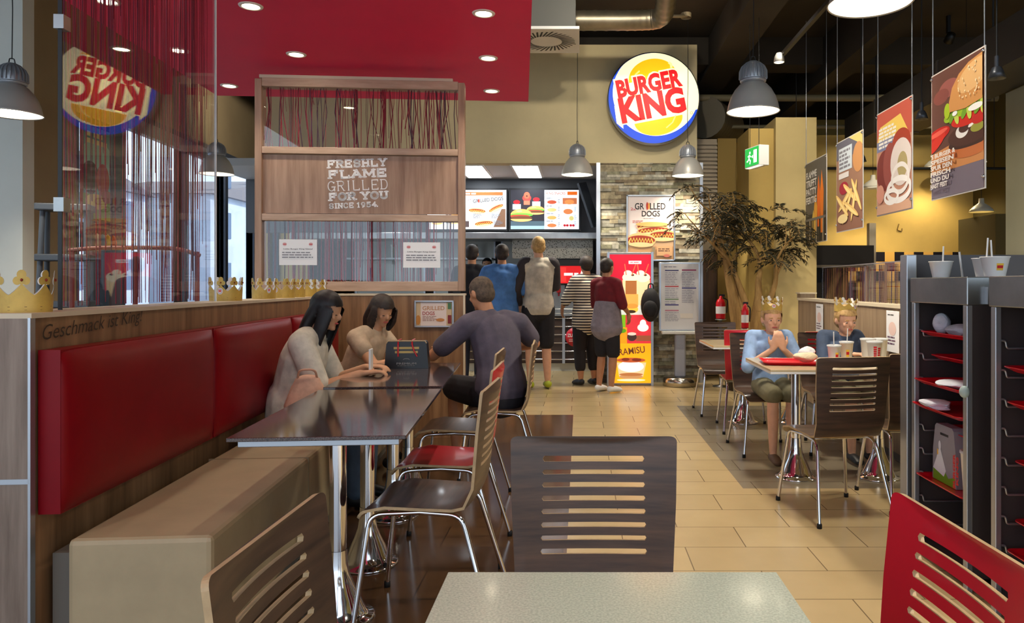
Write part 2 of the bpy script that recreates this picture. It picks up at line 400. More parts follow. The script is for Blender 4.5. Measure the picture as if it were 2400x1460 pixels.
# ground and street outside the windows, daylight only
b=MB(); b.box(-60,-5.9,6.8,60,-.15,-.05); b.box(-60,-9.05,-30,6.8,-.15,-.05); struct('ground_outside', b, mat('street_paving',(168,172,180),.8,noise=.1,nscale=1))
def house(name,label,x0,x1,y0,y1,h,c,roofc,rows,cols):
    t=thing(name,label,'building',((x0+x1)/2,(y0+y1)/2,-.05))
    hx,hy=(x1-x0)/2,(y1-y0)/2
    b=MB(); b.box(-hx,hx,-hy,hy,0,h); b.build('wall',mat('facade_%d'%c[0],c,.8,noise=.08,nscale=1),t)
    b=MB(); b.prism([(-hy-.3,0),(hy+.3,0),(0,1.6)],2*hx+.6,M=Matrix(((0,0,1,-hx-.3),(1,0,0,0),(0,1,0,h),(0,0,0,1)))); b.build('roof',mat('roof_%d'%roofc[0],roofc,.8),t)
    for i in range(rows):
        for j in range(cols):
            y=-hy+(j+.5)*2*hy/cols; z=1.1+i*2.7
            b=MB(); b.box(hx,hx+.04,y-.45,y+.45,z,z+1.4); b.build('window',mat('facade_glass',(92,110,136),.2),t)
    return t
house('building','pale grey town house outside the glass wall',-27,-21,22,36,5.6,(200,208,224),(120,116,124),2,4)
house('building','blue-grey low house across the street, nearer the front',-24,-17,9,18,3.4,(178,190,212),(104,106,118),1,3)
house('building','distant white house beyond the last window',-26,-19,38,52,6.0,(205,212,224),(132,126,128),3,4)
# ================================================================== left booth area (its own frame, turned 4.6 degrees)
def lthing(name,label,cat,a,b,z=0,rot=0,group=None): return thing(name,label,cat,L(a,b,z),TH+rot,group)
WH=1.176
t=lthing('half_wall','waist-high oak-clad half wall behind the red padded bench','partition wall',0,0)
b=MB(); b.box(-.20,-.004,.004,3.75,0,WH-.012); b.build('core',M_oakw,t)
b=MB(); b.box(-.205,.006,-.002,3.75,WH-.012,WH+.004); b.build('cap',M_trim,t)
b=MB(); b.box(-.004,.004,-.004,.02,0,WH-.01); b.box(-.2,.0,-.004,.004,.646,.662); b.build('metal_edge_strip',M_alu,t)
b=MB(); b.box(-.2,-.004,-.002,.004,0,.646); b.box(-.2,-.004,-.002,.004,.662,WH-.012); b.build('end_panel',mat('greyed_oak',(150,134,120),.5,c2=(112,96,84),nscale=2.5,stretch=(7,7,.6)),t)
# handwriting on the wall
a=Art(.6,.12,M=Matrix.Rotation(math.pi/2,4,'Z'))
a.step=.0006
a.text('Geschmack ist King!',0,0,.63,.065,(52,40,30),bold=-.004,shear=.25,skew=.05)
o=a.build('handwriting',t,loc=(.001,.06,1.075)); 
# glass screen with strings
t=lthing('glass_screen','tall clear glass screen standing on the bench wall with red strings inside','glass screen',-.10,.33,WH+.004)
b=MB(); b.box(-.006,.0,0,1.34,0,1.86); b.build('glass_pane',M_pane,t)
b=MB(); b.box(-.01,.004,-.004,.0,0,1.86); b.build('dark_edge',M_black,t)
b=MB(); b.box(-.007,.003,1.34,1.346,0,1.86); b.build('bright_edge',mat('polished_glass_edge',(246,250,248),.3),t)
for z in (.35,1.0): 
    b=MB(); b.box(-.02,.014,-.012,.03,z,z+.05); b.build('clamp',M_steel,t)
def strings(a0,a1,b0,b1,z0,z1,n,lo,w=(.002,.006),lean=.02,dense=.5):
    """hanging strings between (a0,b0) and (a1,b1); cols 0-2"""
    m=MB()
    for i in range(n):
        u=R.random(); x=a0+(a1-a0)*u; y=b0+(b1-b0)*u
        end=z0 if R.random()<dense else z0+(z1-z0)*R.random()**1.2*.8
        r=R.uniform(*w)*.5; q=R.gauss(0,lean); k=R.gauss(0,lean*.6)
        dx,dy=(a1-a0),(b1-b0); l=math.hypot(dx,dy); dx/=l; dy/=l
        j=R.uniform(-.02,.02); x+=-dy*j; y+=dx*j
        pts=[(x,y,z1),(x+dx*k,y+dy*k,(z1*.6+end*.4)),(x+dx*q,y+dy*q,end)]
        m.tube(pts,r,4,R.choice((0,0,1,2,3)),cap=False)
    return m
SM=[mat('crimson_string',(138,16,44),.6),mat('maroon_string',(92,20,44),.6),mat('shaded_plum_string',(58,30,60),.6),mat('bright_red_string',(160,22,50),.6)]  # plum tone puts the dark shade of backlit strings into the colour
m=strings(0,0,.03,1.30,.01,1.84,210,0,(.002,.0055),.012,.24)
o=m.build('string_curtain',SM,loc=L(-.14,.33,WH+.004),rotz=TH); tag(o,'crimson string curtain hanging behind the glass screen on the bench wall','curtain',kind='stuff')
# bench seat
t=lthing('bench','long beige vinyl bench seat along the oak half wall','bench',.02,.05)
b=MB(); b.box(.06,.51,0,3.62,.05,.45); b.build('seat_box',M_vinbei,t,bevel=.018)
b=MB(); b.box(.0,.49,.03,3.6,0,.40); b.build('plinth',mat('grey_plinth',(104,100,92),.6),t)
for y in (1.1,2.3):
    b=MB(); b.box(.055,.513,y-.004,y+.004,.06,.452); b.build('seam',mat('seam_thread',(150,132,102),.6),t)  # seams are thin strips in a darker beige
# red back cushions
M_c=Matrix.Identity(4)
for i,(y0,y1,lab) in enumerate(((.03,1.20,'long red vinyl back cushion at the near end of the bench'),(1.21,2.41,'middle red vinyl back cushion behind the seated woman'),(2.42,3.60,'far red vinyl back cushion at the end of the bench'))):
    m=MB(); n=10; ny=24
    y0c,y1c,z0,z1,th=y0+.002,y1-.002,.54,1.062,.10
    pr=[]
    def bx(u): return 1-(abs(2*u-1))**6
    vs=[];fs=[]
    for iy in range(ny+1):
        for iz in range(n+1):
            u=iy/ny;v=iz/n; u2=.5-.5*math.cos(math.pi*u);v2=.5-.5*math.cos(math.pi*v)
            vs.append((.012+th*(.55+.45*(bx(u2)*bx(v2))**.5), y0c+(y1c-y0c)*u2, z0+(z1-z0)*v2))
    fs=[(iy*(n+1)+iz,(iy+1)*(n+1)+iz,(iy+1)*(n+1)+iz+1,iy*(n+1)+iz+1) for iy in range(ny) for iz in range(n)]
    m.add(vs,fs,0,True)
    m.box(.005,.012+th*.6,y0c,y1c,z0,z1)
    o=m.build('back_cushion',M_vinred,loc=L(0,0),rotz=TH); tag(o,lab,'cushion',group='red back cushions on the half wall')
# low wall closing the booth and its lattice screen
t=lthing('half_wall','low oak-clad wall across the end of the booth under the lattice screen','partition wall',-.63,3.76)
b=MB(); b.box(0,1.70,0,.14,0,1.18); b.build('core',M_oakw,t)
b=MB(); b.box(0,1.706,-.006,.146,1.18,1.196); b.box(1.69,1.706,-.006,.0,0,1.18); b.build('cap',M_trim,t)
t=lthing('lattice_screen','oak framed room divider with glass panes and a lettered panel','room divider',-.63,3.80,1.196)
for x in (.06,1.6):
    b=MB(); b.box(x,x+.06,.02,.06,-.012,.03); b.build('foot',M_black,t)
for x0,x1 in ((0,.055),(1.645,1.70)):
    b=MB(); b.box(x0,x1,-.02,.10,.02,1.76); b.build('post',M_oak,t,bevel=.003)
for z0,z1 in ((.02,.10),(.60,.655),(1.15,1.205),(1.70,1.77)):
    b=MB(); b.box(.055,1.645,-.015,.095,z0,z1); b.build('rail',M_oakh,t,bevel=.003)
b=MB(); b.box(.03,1.60,.0,.07,1.772,1.798); b.build('top_ledge',M_trim,t)
b=MB(); b.box(.055,1.645,.01,.03,.662,1.143); b.build('board',M_oak,t)
for z0,z1 in ((.10,.60),(1.205,1.70)):
    b=MB(); b.box(.055,1.645,.015,.021,z0,z1); b.build('glass_pane',M_pane,t)
# a slab-serif alphabet drawn from strokes, for the lettering
G={}
def glyph(ch):
    # strokes: list of polylines in a unit box, serif points
    A=lambda cx,cy,rx,ry,t0,t1,n=12:[(cx+rx*math.cos(math.radians(t0+(t1-t0)*i/n)),cy+ry*math.sin(math.radians(t0+(t1-t0)*i/n))) for i in range(n+1)]
    D={'F':([[(.2,0),(.2,1)],[(.2,1),(.85,1)],[(.2,.52),(.65,.52)]],[(.2,0)],[(.85,.9),(.65,.52)]),
    'R':([[(.2,0),(.2,1)],[(.2,1),(.55,1)]+A(.55,.76,.26,.24,90,-90)+[(.2,.52)],[(.5,.52),(.82,0)]],[(.2,0),(.85,0),(.12,1)],[]),
    'E':([[(.2,0),(.2,1)],[(.2,1),(.85,1)],[(.2,.5),(.65,.5)],[(.2,0),(.85,0)]],[],[(.85,.9),(.85,.1),(.65,.5)]),
    'S':([A(.5,.74,.3,.26,20,270)+A(.5,.26,.3,.26,90,-160)],[],[(.82,.84),(.18,.16)]),
    'H':([[(.2,0),(.2,1)],[(.8,0),(.8,1)],[(.2,.5),(.8,.5)]],[(.2,0),(.2,1),(.8,0),(.8,1)],[]),
    'L':([[(.22,0),(.22,1)],[(.2,0),(.85,0)]],[(.22,1)],[(.85,.12)]),
    'Y':([[(.5,0),(.5,.45)],[(.5,.45),(.15,1)],[(.5,.45),(.85,1)]],[(.5,0),(.15,1),(.85,1)],[]),
    'A':([[(.12,0),(.5,1)],[(.88,0),(.5,1)],[(.28,.35),(.72,.35)]],[(.12,0),(.88,0),(.42,1)],[]),
    'M':([[(.14,0),(.14,1)],[(.14,1),(.5,.25)],[(.5,.25),(.86,1)],[(.86,1),(.86,0)]],[(.14,0),(.86,0),(.14,1),(.86,1)],[]),
    'G':([A(.5,.5,.36,.5,40,330,18),[(.84,.42),(.84,.0)],[(.55,.42),(.92,.42)]],[],[(.82,.88)]),
    'I':([[(.5,0),(.5,1)]],[(.5,0),(.5,1)],[]),
    'D':([[(.2,0),(.2,1)],[(.1,1),(.5,1)]+A(.5,.5,.34,.5,90,-90)+[(.1,0)]],[],[]),
    'O':([A(.5,.5,.37,.5,0,360,24)],[],[]),
    'U':([[(.2,1),(.2,.32)]+A(.5,.32,.3,.32,180,360)+[(.8,1)]],[(.2,1),(.8,1)],[]),
    'N':([[(.18,0),(.18,1)],[(.18,1),(.82,0)],[(.82,0),(.82,1)]],[(.18,0),(.18,1),(.82,1)],[]),
    'C':([A(.52,.5,.36,.5,45,315,18)],[],[(.8,.85),(.8,.15)]),
    '1':([[(.5,0),(.5,1)],[(.5,1),(.3,.8)]],[(.5,0)],[]),
    '9':([A(.5,.68,.3,.3,0,360,16),[(.8,.68),(.7,.2),(.4,0)]],[],[]),
    '5':([[(.8,1),(.25,1),(.25,.58)]+A(.48,.32,.32,.32,110,-150)],[],[]),
    '4':([[(.65,0),(.65,1),(.15,.32),(.9,.32)]],[(.65,0)],[]),
    '.':([[(.3,0),(.3,.08)]],[],[])}
    return D[ch]
def slab_line(art,s,x,y,w,h,c,wt,rot=0):
    adv=[{'I':.62,'M':1.15,' ':.45,'.':.5,'1':.7}.get(ch,1.) for ch in s]; tot=sum(adv); u=w/tot; cx=0
    ca,sa=math.cos(rot),math.sin(rot)
    vs=[];fs=[]
    def seg(p,q,t):
        dx,dy=q[0]-p[0],q[1]-p[1];l=math.hypot(dx,dy) or 1e-6;dx/=l;dy/=l
        p=(p[0]-dx*t*.42,p[1]-dy*t*.42);q=(q[0]+dx*t*.42,q[1]+dy*t*.42)
        b0=len(vs)
        for (X,Y) in ((p[0]-dy*t/2,p[1]+dx*t/2),(p[0]+dy*t/2,p[1]-dx*t/2),(q[0]+dy*t/2,q[1]-dx*t/2),(q[0]-dy*t/2,q[1]+dx*t/2)):
            vs.append((x+X*ca-Y*sa,y+X*sa+Y*ca))
        fs.append((b0,b0+1,b0+2,b0+3))
    for ch,ad in zip(s,adv):
        if ch!=' ':
            st,sf,vsf=glyph(ch); cw=u*ad*.96
            sx=cw if ch not in 'I1.' else u*.96
            ox=cx if ch not in 'I1.' else cx+(cw-sx)/2
            T=lambda p:(ox+p[0]*sx,(wt/2)+p[1]*(h-wt))
            for pl in st:
                for p,q in zip(pl,pl[1:]): seg(T(p),T(q),wt)
            for p in sf:
                P=T(p); seg((P[0]-wt*.75,P[1]),(P[0]+wt*.75,P[1]),wt*.62)
            for p in vsf:
                P=T(p); seg((P[0],P[1]-wt*.45),(P[0],P[1]+wt*.45),wt*.7)
        cx+=u*ad
    art._p(vs,fs,c)
a=Art(.52,.45); rr=math.radians(3)
for s,x,y,w,h,wt in (('FRESHLY',0,.356,.49,.072,.0165),('FLAME',.005,.268,.488,.076,.019),('GRILLED',.0,.166,.505,.086,.008),('FOR YOU',.012,.085,.49,.072,.0185),('SINCE 1954.',.014,.022,.415,.048,.0105)):
    slab_line(a,s,x,y,w,h,(252,250,246),wt,rr)
a.build('lettering',t,loc=(.572,.0095,.676))
for i,(x,z) in enumerate(((.185,.235),(1.19,.215))):
    n=thing('notice_sheet',['white printed paper notice taped to the left of the lower glass pane','white printed paper notice taped to the right of the lower glass pane'][i],'notice',L(-.63+x,3.80+.012,1.196+z),TH,'paper notices on the lattice glass')
    b=MB(); b.box(0,.305,0,.0015,0,.212); b.build('sheet',M_paper,n)
    a=Art(.3,.21)
    for cx in (.045,.255):
        a.ell(cx,.172,.017,.015,(214,176,176)); a.rect(cx-.012,.168,cx+.012,.176,(196,70,70))
    a.text('Liebe Burger King Gäste!',.035,.125,.235,.014,(66,62,70),bold=.01)
    for q in range(3): a.lines(.025,.275,.112-q*.02,.096-q*.02,1,(120,120,126),.5,(.9,1))
    a.build('print',n,loc=(0,-.0003,0))
m=strings(.07,1.63,0,0,.10,.60,120,0,(.004,.010),.004,.9)
o=m.build('string_curtain',SM,loc=L(-.63,3.84,1.196),rotz=TH); tag(o,'dark red strings behind the lower pane of the lettered divider','curtain',kind='stuff')
m=strings(.07,1.63,0,0,1.205,1.70,120,0,(.003,.008),.020,.85)
o=m.build('string_curtain',SM,loc=L(-.63,3.84,1.196),rotz=TH); tag(o,'tangled dark red strings behind the upper pane of the lettered divider','curtain',kind='stuff')
# framed flyer on the low wall
t=lthing('framed_flyer','silver-framed menu flyer on the low oak wall behind the women','framed flyer',.66,3.752,.915)
b=MB(); 
for x0,x1,z0,z1 in ((0,.325,0,.016),(0,.325,.209,.225),(0,.016,0,.225),(.309,.325,0,.225)): b.box(x0,x1,-.015,.0,z0,z1)
b.build('frame',M_alu,t,bevel=.004)
a=Art(.30,.20); a.rect(0,0,.3,.2,(206,180,140)); a.rect(.04,.0,.25,.2,(224,208,200)); a.text('GRILLED',.055,.13,.18,.035,(190,140,100),bold=.02); a.text('DOGS',.055,.09,.1,.03,(160,60,60),bold=.02)
a.lines(.055,.2,.085,.04,4,(150,110,100)); a.ell(.2,.05,.035,.014,(196,130,70)); a.rect(.262,.14,.29,.19,(80,120,80)); a.rect(.262,.02,.29,.09,(130,40,40)); a.ell(.02,.05,.02,.04,(190,130,60))
a.build('print',t,loc=(.0125,-.004,.0125))
# ------------------------------------------------------------------ tables
def table(name,label,cat,loc,rot,w,d,Mt,Me,group,cols=((0,-.28),(0,.28)),apron=True):
    t=thing(name,label,cat,loc,rot,group)
    b=MB(); b.box(-w/2,w/2,-d/2,d/2,.736,.75); b.build('tabletop',Mt,t,bevel=.002)
    b=MB(); i=.028 if apron else 0; zz=.712 if apron else .722
    b.box(-w/2+i,w/2-i,-d/2+i,d/2-i,zz,.736); b.build('edge_rail',Me,t,bevel=.002)
    for x,y in cols:
        b=MB(); b.lathe([(.032,.16),(.032,.712)],24,(x,y,0)); b.build('column',M_chrome,t)
        b=MB(); b.lathe([(0,.0),(.135,0),(.137,.005),(.132,.010),(.115,.014),(.104,.026),(.093,.05),(.078,.085),(.058,.125),(.043,.165),(.036,.21),(.034,.26)],36,(x,y,0)); b.build('trumpet_base',M_chrome,t)
        b=MB(); b.box(x-.16,x+.16,y-.03,y+.03,.70,.712); b.build('bracket',M_black,t)
    return t
G_T='dark speckled tables beside the bench'
table('dining_table','near dark speckled table with an aluminium edge, empty, beside the bench','table',L(.832+.005,.0+.72),TH,.60,1.15,M_granite,M_alu,G_T,((0,-.28),(0,.27)))
c2=Vector((-1.045,4.33,0))
table('dining_table','dark speckled table at which the two women and the man sit','table',c2,TH,.60,1.14,M_granite,M_alu,G_T,((0,-.28),(0,.27)))
table('dining_table','pale green speckled table in the foreground at the picture edge','table',(.0595,.737,0),0,.595,1.20,M_creamlam,M_alu,None,((0,-.3),(0,.3)))
# ------------------------------------------------------------------ chairs
def chair_profile():
    """centre line of the bent plywood: list of (arc length, y, z, normal)"""
    P=[(.225,.405),(.205,.432),(.17,.447),(.12,.452),(.02,.447),(-.08,.441),(-.135,.442),(-.165,.450),(-.188,.470),(-.200,.497),(-.210,.54),(-.222,.62),(-.236,.72),(-.250,.81),(-.264,.88)]
    s=[0]
    for a,b in zip(P,P[1:]): s.append(s[-1]+math.hypot(b[0]-a[0],b[1]-a[1]))
    return P,s
PP,PS=chair_profile()
def prof(s):
    s=max(0,min(s,PS[-1]-1e-6))
    i=max(k for k in range(len(PS)-1) if PS[k]<=s)
    t=(s-PS[i])/(PS[i+1]-PS[i])
    def cr(q):
        p0=PP[max(i-1,0)][q];p1=PP[i][q];p2=PP[i+1][q];p3=PP[min(i+2,len(PP)-1)][q]
        return .5*((2*p1)+(-p0+p2)*t+(2*p0-5*p1+4*p2-p3)*t*t+(-p0+3*p1-3*p2+p3)*t**3)
    return Vector((0,cr(0),cr(1)))
def nrm(s):
    a=prof(s-.004);b=prof(s+.004);d=(b-a).normalized(); return Vector((0,d.z,-d.y)) # points to sitter/up side
S_BEND=.41; S_TOP=PS[-1]; HW=.210
def panel(outline,holes,s0,s1,mats,name,parent,th=.011):
    pts=[];edges=[]
    def loop(l):
        b=len(pts); pts.extend(l); edges.extend([(b+i,b+(i+1)%len(l)) for i in range(len(l))])
    loop(outline)
    for h in holes: loop(h)
    def inside(p,l):
        c=False
        for i in range(len(l)):
            a,b=l[i],l[i-1]
            if (a[1]>p[1])!=(b[1]>p[1]) and p[0]<(b[0]-a[0])*(p[1]-a[1])/(b[1]-a[1])+a[0]: c=not c
        return c
    nx=10; ns=max(3,int((s1-s0)/.014))
    for i in range(1,nx):
        for j in range(1,ns):
            p=(-HW+2*HW*i/nx, s0+(s1-s0)*j/ns)
            if inside(p,outline) and not any(inside((p[0],p[1]+d),h) for h in holes for d in (0,.004,-.004)): pts.append(p)
    V,E,Fc,_,_,_=delaunay_2d_cdt([Vector(p) for p in pts],edges,[],0,1e-6)
    fs=[]
    for f in Fc:
        c=(sum(V[i].x for i in f)/len(f),sum(V[i].y for i in f)/len(f))
        if inside(c,outline) and not any(inside(c,h) for h in holes): fs.append(tuple(f))
    def pos(p,off):
        q=prof(p[1]); n=nrm(p[1]); k=max(0,(p[1]-S_BEND)/(S_TOP-S_BEND))
        conc=.030*k*(p[0]/HW)**2
        dish=.006*(1-k)*(p[0]/HW)**2 if p[1]<S_BEND else .006*(p[0]/HW)**2*(1-k)
        return Vector((p[0],q.y,q.z))+n*(conc+dish+off)
    top=[pos(v,th/2) for v in V]; bot=[pos(v,-th/2) for v in V]; n=len(V)
    m=MB(); 
    ec={}
    for f in fs:
        for i in range(len(f)): ec[(f[i],f[(i+1)%len(f)])]=1
    m.add(top,fs,0,True); m.add(bot,[tuple(reversed(f)) for f in fs],1,True)
    side=[(a,b) for (a,b) in ec if (b,a) not in ec]
    m.add(top+bot,[(b,a,a+n,b+n) for a,b in side],2,False)
    return m.build(name,mats,parent)
def rr(x,y,r,t0,t1,k=5): return [(x+r*math.cos(math.radians(t0+(t1-t0)*i/k)),y+r*math.sin(math.radians(t0+(t1-t0)*i/k))) for i in range(k+1)]
def make_chair(kind,label):
    t=thing('dining_chair',label,'chair')
    front,back={'dark':(M_wenge,M_wenge),'red':(M_redlam,M_wenge),'redred':(M_redlam,M_redlam)}[kind]
    seat_m={'dark':M_wseat,'red':M_redlam,'redred':M_redlam}[kind]
    sb=S_BEND; ssp=[(-.178,.10),(-.17,.25),(-.185,.36)]
    so=rr(-.155,.045,.045,180,270)+rr(.155,.045,.045,270,360)+[(.20,.12),(.195,.25),(.19,.36),(.19,sb)]+[(-.19,sb),(-.19,.36),(-.195,.25),(-.20,.12)]
    panel(so,[],0,sb,[seat_m,M_ply if kind=='dark' else M_ply,M_ply],'seat',t)
    bo=[(-.19,sb),(.19,sb),(.195,.5),(.206,.7)]+rr(HW-.02,S_TOP-.02,.02,0,90)+rr(-HW+.02,S_TOP-.02,.02,90,180)+[(-.206,.7),(-.195,.5)]
    holes=[]
    for i in range(8):
        y=S_TOP-.058-i*.0317; hw=.125+.0006*i
        n=8; lo=[(-hw+2*hw*q/n,y-.006) for q in range(n+1)]; up=[(hw-2*hw*q/n,y+.006) for q in range(n+1)]
        holes.append(lo+[(hw+.004,y)]+up+[(-hw-.004,y)])
    panel(bo,holes,sb,S_TOP,[front,back,M_ply],'backrest',t)
    r=.0095
    for sx in (-1,1):
        fr=arc([((sx*.215,.235,.012),0),((sx*.172,.185,.425),.05),((sx*.165,.0,.433),0)],6)
        m=MB(); m.tube(fr,r,10); o=m.build('leg',M_chrome,t)
        m=MB(); m.lathe([(0,0),(.013,0),(.013,.022),(.01,.026)],12,(sx*.2155,.2355,0)); m.build('foot_cap',M_rub,o)
        re=arc([((sx*.215,-.275,.012),0),((sx*.168,-.155,.424),.05),((sx*.165,.0,.433),0)],6)
        m=MB(); m.tube(re,r,10); o=m.build('leg',M_chrome,t)
        m=MB(); m.lathe([(0,0),(.013,0),(.013,.022),(.01,.026)],12,(sx*.2155,-.2755,0)); m.build('foot_cap',M_rub,o)
    for yy in (.11,-.09):
        m=MB(); m.tube([(-.165,yy,.428),(.165,yy,.428)],.008,8); m.build('cross_bar',M_chrome,t)
    return t
ch_d=make_chair('dark','dark wenge slotted chair on the far side of the foreground table, facing the camera')
ch_r=make_chair('redred','red slotted chair at the right end of the foreground table')
D=math.radians
# local +Y is where the sitter looks; rotz turns it
ch_d.location=(.036,1.635,0); ch_d.rotation_euler=(0,0,D(180))
ch_d['group']='slotted plywood dining chairs'; ch_r['group']='slotted plywood dining chairs'
GC='slotted plywood dining chairs'
def chair(src,px,py,face,label,z=0): return dup(src,(px,py,z),D(face)-math.pi/2,label,GC)
ch_r.location=(.362,1.16,0); ch_r.rotation_euler=(0,0,D(180+2)-math.pi/2)
chair(ch_d,-.249,1.163,-1,'dark wenge slotted chair at the left side of the foreground table, nearest the camera')
chair(ch_d,-.58,2.88,178,'dark wenge slotted chair nearest the camera on the right side of the near speckled table')
chair(ch_r,-.627,3.52,180,'red chair with a shiny red seat beside the near speckled table')
chair(ch_d,-.70,4.32,180,'dark slotted chair between the red chair and the man in the grey polo shirt')
chair(ch_d,-.545,4.96,180+2,'dark slotted chair behind the man in the grey polo shirt')
# ================================================================== lamps and ceiling fittings
M_lamp=mat('brushed_lamp_metal',(186,184,178),.38,metal=.25,noise=.05,nscale=3)
M_bowl=mat('lamp_white_inside',(250,246,232),.5,emit=1.2,ecol=(255,246,226))
M_glow=mat('lamp_glow',(255,250,235),.5,emit=9,ecol=(255,240,208))
M_spot=mat('downlight_glow',(255,250,235),.5,emit=22,ecol=(255,240,205))
def spot(parent,z,power,angle=2.3,col=(1,.90,.74),r=.12,rot=(0,0,0),blend=.6,loc=None):
    l=bpy.data.lights.new('lamp_light','SPOT'); l.energy=power; l.spot_size=angle; l.spot_blend=blend; l.color=col; l.shadow_soft_size=r
    o=bpy.data.objects.new('lamp_light',l); COL.objects.link(o); o.parent=parent; o.location=loc or (0,0,z); o.rotation_euler=rot; return o
def make_pendant(label):
    t=thing('pendant_lamp',label,'pendant lamp',(0,0,0))
    b=MB(); b.lathe([(.075,.225),(.105,.205),(.140,.165),(.168,.115),(.186,.06),(.196,.012),(.203,.0),(.200,-.003),(.193,.012),(.182,.06),(.165,.11),(.137,.158),(.1,.2)],40); b.build('shade',M_lamp,t)
    b=MB(); b.lathe([(0,.05),(.178,.05),(.19,.014),(.2,-.001)],40); b.build('diffuser',M_bowl,t)
    b=MB(); b.lathe([(0,.035),(.07,.035),(.07,.05)],24); b.build('bulb',M_glow,t)
    b=MB(); pr=[(.082,.222),(.092,.25),(.092,.30),(.082,.34),(.06,.372),(.03,.388),(0,.392)]
    b.lathe(pr,28); b.lathe([(.085,.222),(.098,.23),(.098,.245),(.085,.25)],28)
    for i in range(22):
        a=math.pi*2*i/22; M=Matrix.Rotation(a,4,'Z')
        b.add([M@Vector(p) for p in ((.088,-.003,.25),(.108,-.003,.252),(.106,-.003,.31),(.09,-.003,.345),(.055,-.003,.376),(.088,.003,.25),(.108,.003,.252),(.106,.003,.31),(.09,.003,.345),(.055,.003,.376))],[(0,1,2,3,4),(9,8,7,6,5),(1,6,7,2),(2,7,8,3),(3,8,9,4)])
    b.build('ballast_housing',mat('lamp_housing_metal',(160,164,170),.38,metal=.5),t)
    b=MB(); b.tube(arc([((-.02,0,.385),0),((-.014,0,.425),.01),((.014,0,.425),.01),((.02,0,.385),0)]),.004,6); b.tube([(0,0,.42),(.004,0,.8),(-.003,0,1.2),(0,0,2.02)],.0035,6); b.build('cable',M_black,t)
    return t
GP='brushed metal bell pendant lamps'
pend=make_pendant('brushed bell pendant to the right of the round sign, before the dark ceiling'); pend['group']=GP
pend.location=at(1765,262,5.67); 
spots=[(2040,8,3.62,'large bell pendant cut by the top edge above the hanging banners'),(28,268,5.62,'bell pendant hanging before the pale left column'),(508,408,9.0,'bell pendant seen half behind the glass screen near the windows'),(1353,410,9.25,'bell pendant hanging before the menu boards'),(1612,412,9.25,'bell pendant hanging before the stone pillar, under the round sign')]
pw={0:85,1:50,2:50,3:75,4:70}
for i,(x,y,Z,lab) in enumerate(spots):
    o=dup(pend,at(x,y,Z),i*.7,lab,GP); spot(o,-.02,pw[i]*1.3)
spot(pend,-.02,150)
# the same lamps, added out of view to give the room more light
for x,y in ((2.2,.6),(2.2,-1.8),(-.9,-1.9),(4.4,2.0),(4.6,5.6),(4.3,8.2)):
    o=dup(pend,(x,y,2.62),0,'bell pendant added outside the picture to light the seating',GP); spot(o,-.02,110)
# small white pendants on the far right
def make_small(label):
    t=thing('small_pendant',label,'pendant lamp')
    b=MB(); b.lathe([(.035,.2),(.04,.13),(.1,.09),(.15,.04),(.17,0),(.163,0),(.14,.04),(.1,.075)],28); b.build('shade',mat('white_enamel',(226,220,200),.35),t)
    b=MB(); b.lathe([(0,.03),(.14,.03)],24); b.build('bulb',M_bowl,t)
    b=MB(); b.tube([(0,0,.2),(0,0,2.3)],.004,6); b.build('cable',M_black,t)
    return t
sp=make_small('small white pendant under the burger banner, at the far right'); sp['group']='small white pendants at the far right'; sp.location=at(2300,497,10.8)
for x,y,Z,lab in ((2046,441,11.3,'lit small white pendant seen between the middle banners'),(2192,392,11.5,'small white pendant half hidden behind the burger banner, left side'),(2352,338,11.6,'small white lamp by the right pillar')):
    o=dup(sp,at(x,y,Z),0,lab,'small white pendants at the far right'); spot(o,-.02,90,col=(1,.82,.5))
spot(sp,-.02,60,col=(1,.82,.5))
# recessed downlights in the red ceiling
dl=None
GD='recessed downlights in the red ceiling'
names=['front','middle','back']
for r_,pts in enumerate((((-2.98,4.66),(-2.11,4.74),(-1.37,4.80),(-.632,4.87)),((-3.06,5.64),(-2.20,5.735),(-1.45,5.79),(-.72,5.83)),((-3.15,6.64),(-2.29,6.70),(-.812,6.82)),((-2.0,3.4),(-.52,3.55)),((-1.9,1.2),(-.35,1.2)))):
    for q,(x,y) in enumerate(pts):
        if r_<3 and len(pts)==4 and q==2: continue
        lab='recessed round downlight in the red ceiling, %s row, %s'%(names[r_],['far left','second from the left','third','at its right edge'][q if len(pts)==4 else (0,1,3)[q]]) if r_<3 else 'recessed round downlight in the red ceiling above the tables'
        if dl is None:
            t=thing('downlight',lab,'downlight',(x,y,3.06),0,GD)
            b=MB(); b.lathe([(.052,-.001),(.056,-.008),(.072,-.006),(.076,0)],28); b.build('trim_ring',mat('white_enamel_ring',(235,230,222),.3),t)
            b=MB(); b.lathe([(0,-.002),(.052,-.002)],24); b.build('bulb',M_spot,t); dl=t
            lt=spot(t,-.02,26,1.9,r=.04)
        else:
            o=dup(dl,(x,y,3.06),0,lab,GD)
# ventilation: grey box with square swirl diffuser, spiral ducts
t=thing('air_duct','grey duct box with a white swirl diffuser beside the red ceiling','air duct',(-.35,8.05,3.92))
b=MB(); b.box(-.33,.31,-.36,.36,.03,.70); b.build('duct_box',mat('grey_duct_paint',(98,98,92),.6),t)
b=MB(); b.box(-.37,.35,-.40,.40,.0,.03); b.build('diffuser_plate',M_whitep,t)
b=MB()
for i in range(36):
    a=2*math.pi*i/36; c,s=math.cos(a),math.sin(a); r0,r1=(.17,.31) if i%9 not in (0,) else (.17,.33)
    px,py=-s*.011,c*.011; sw=.25
    c2_,s2_=math.cos(a+sw),math.sin(a+sw)
    b.quad((c*r0+px,s*r0+py,-.002),(c*r0-px,s*r0-py,-.002),(c2_*r1-px,s2_*r1-py,-.002),(c2_*r1+px,s2_*r1+py,-.002))
b.build('swirl_slots',M_black,t,loc=(-.01,0,0))
b=MB()
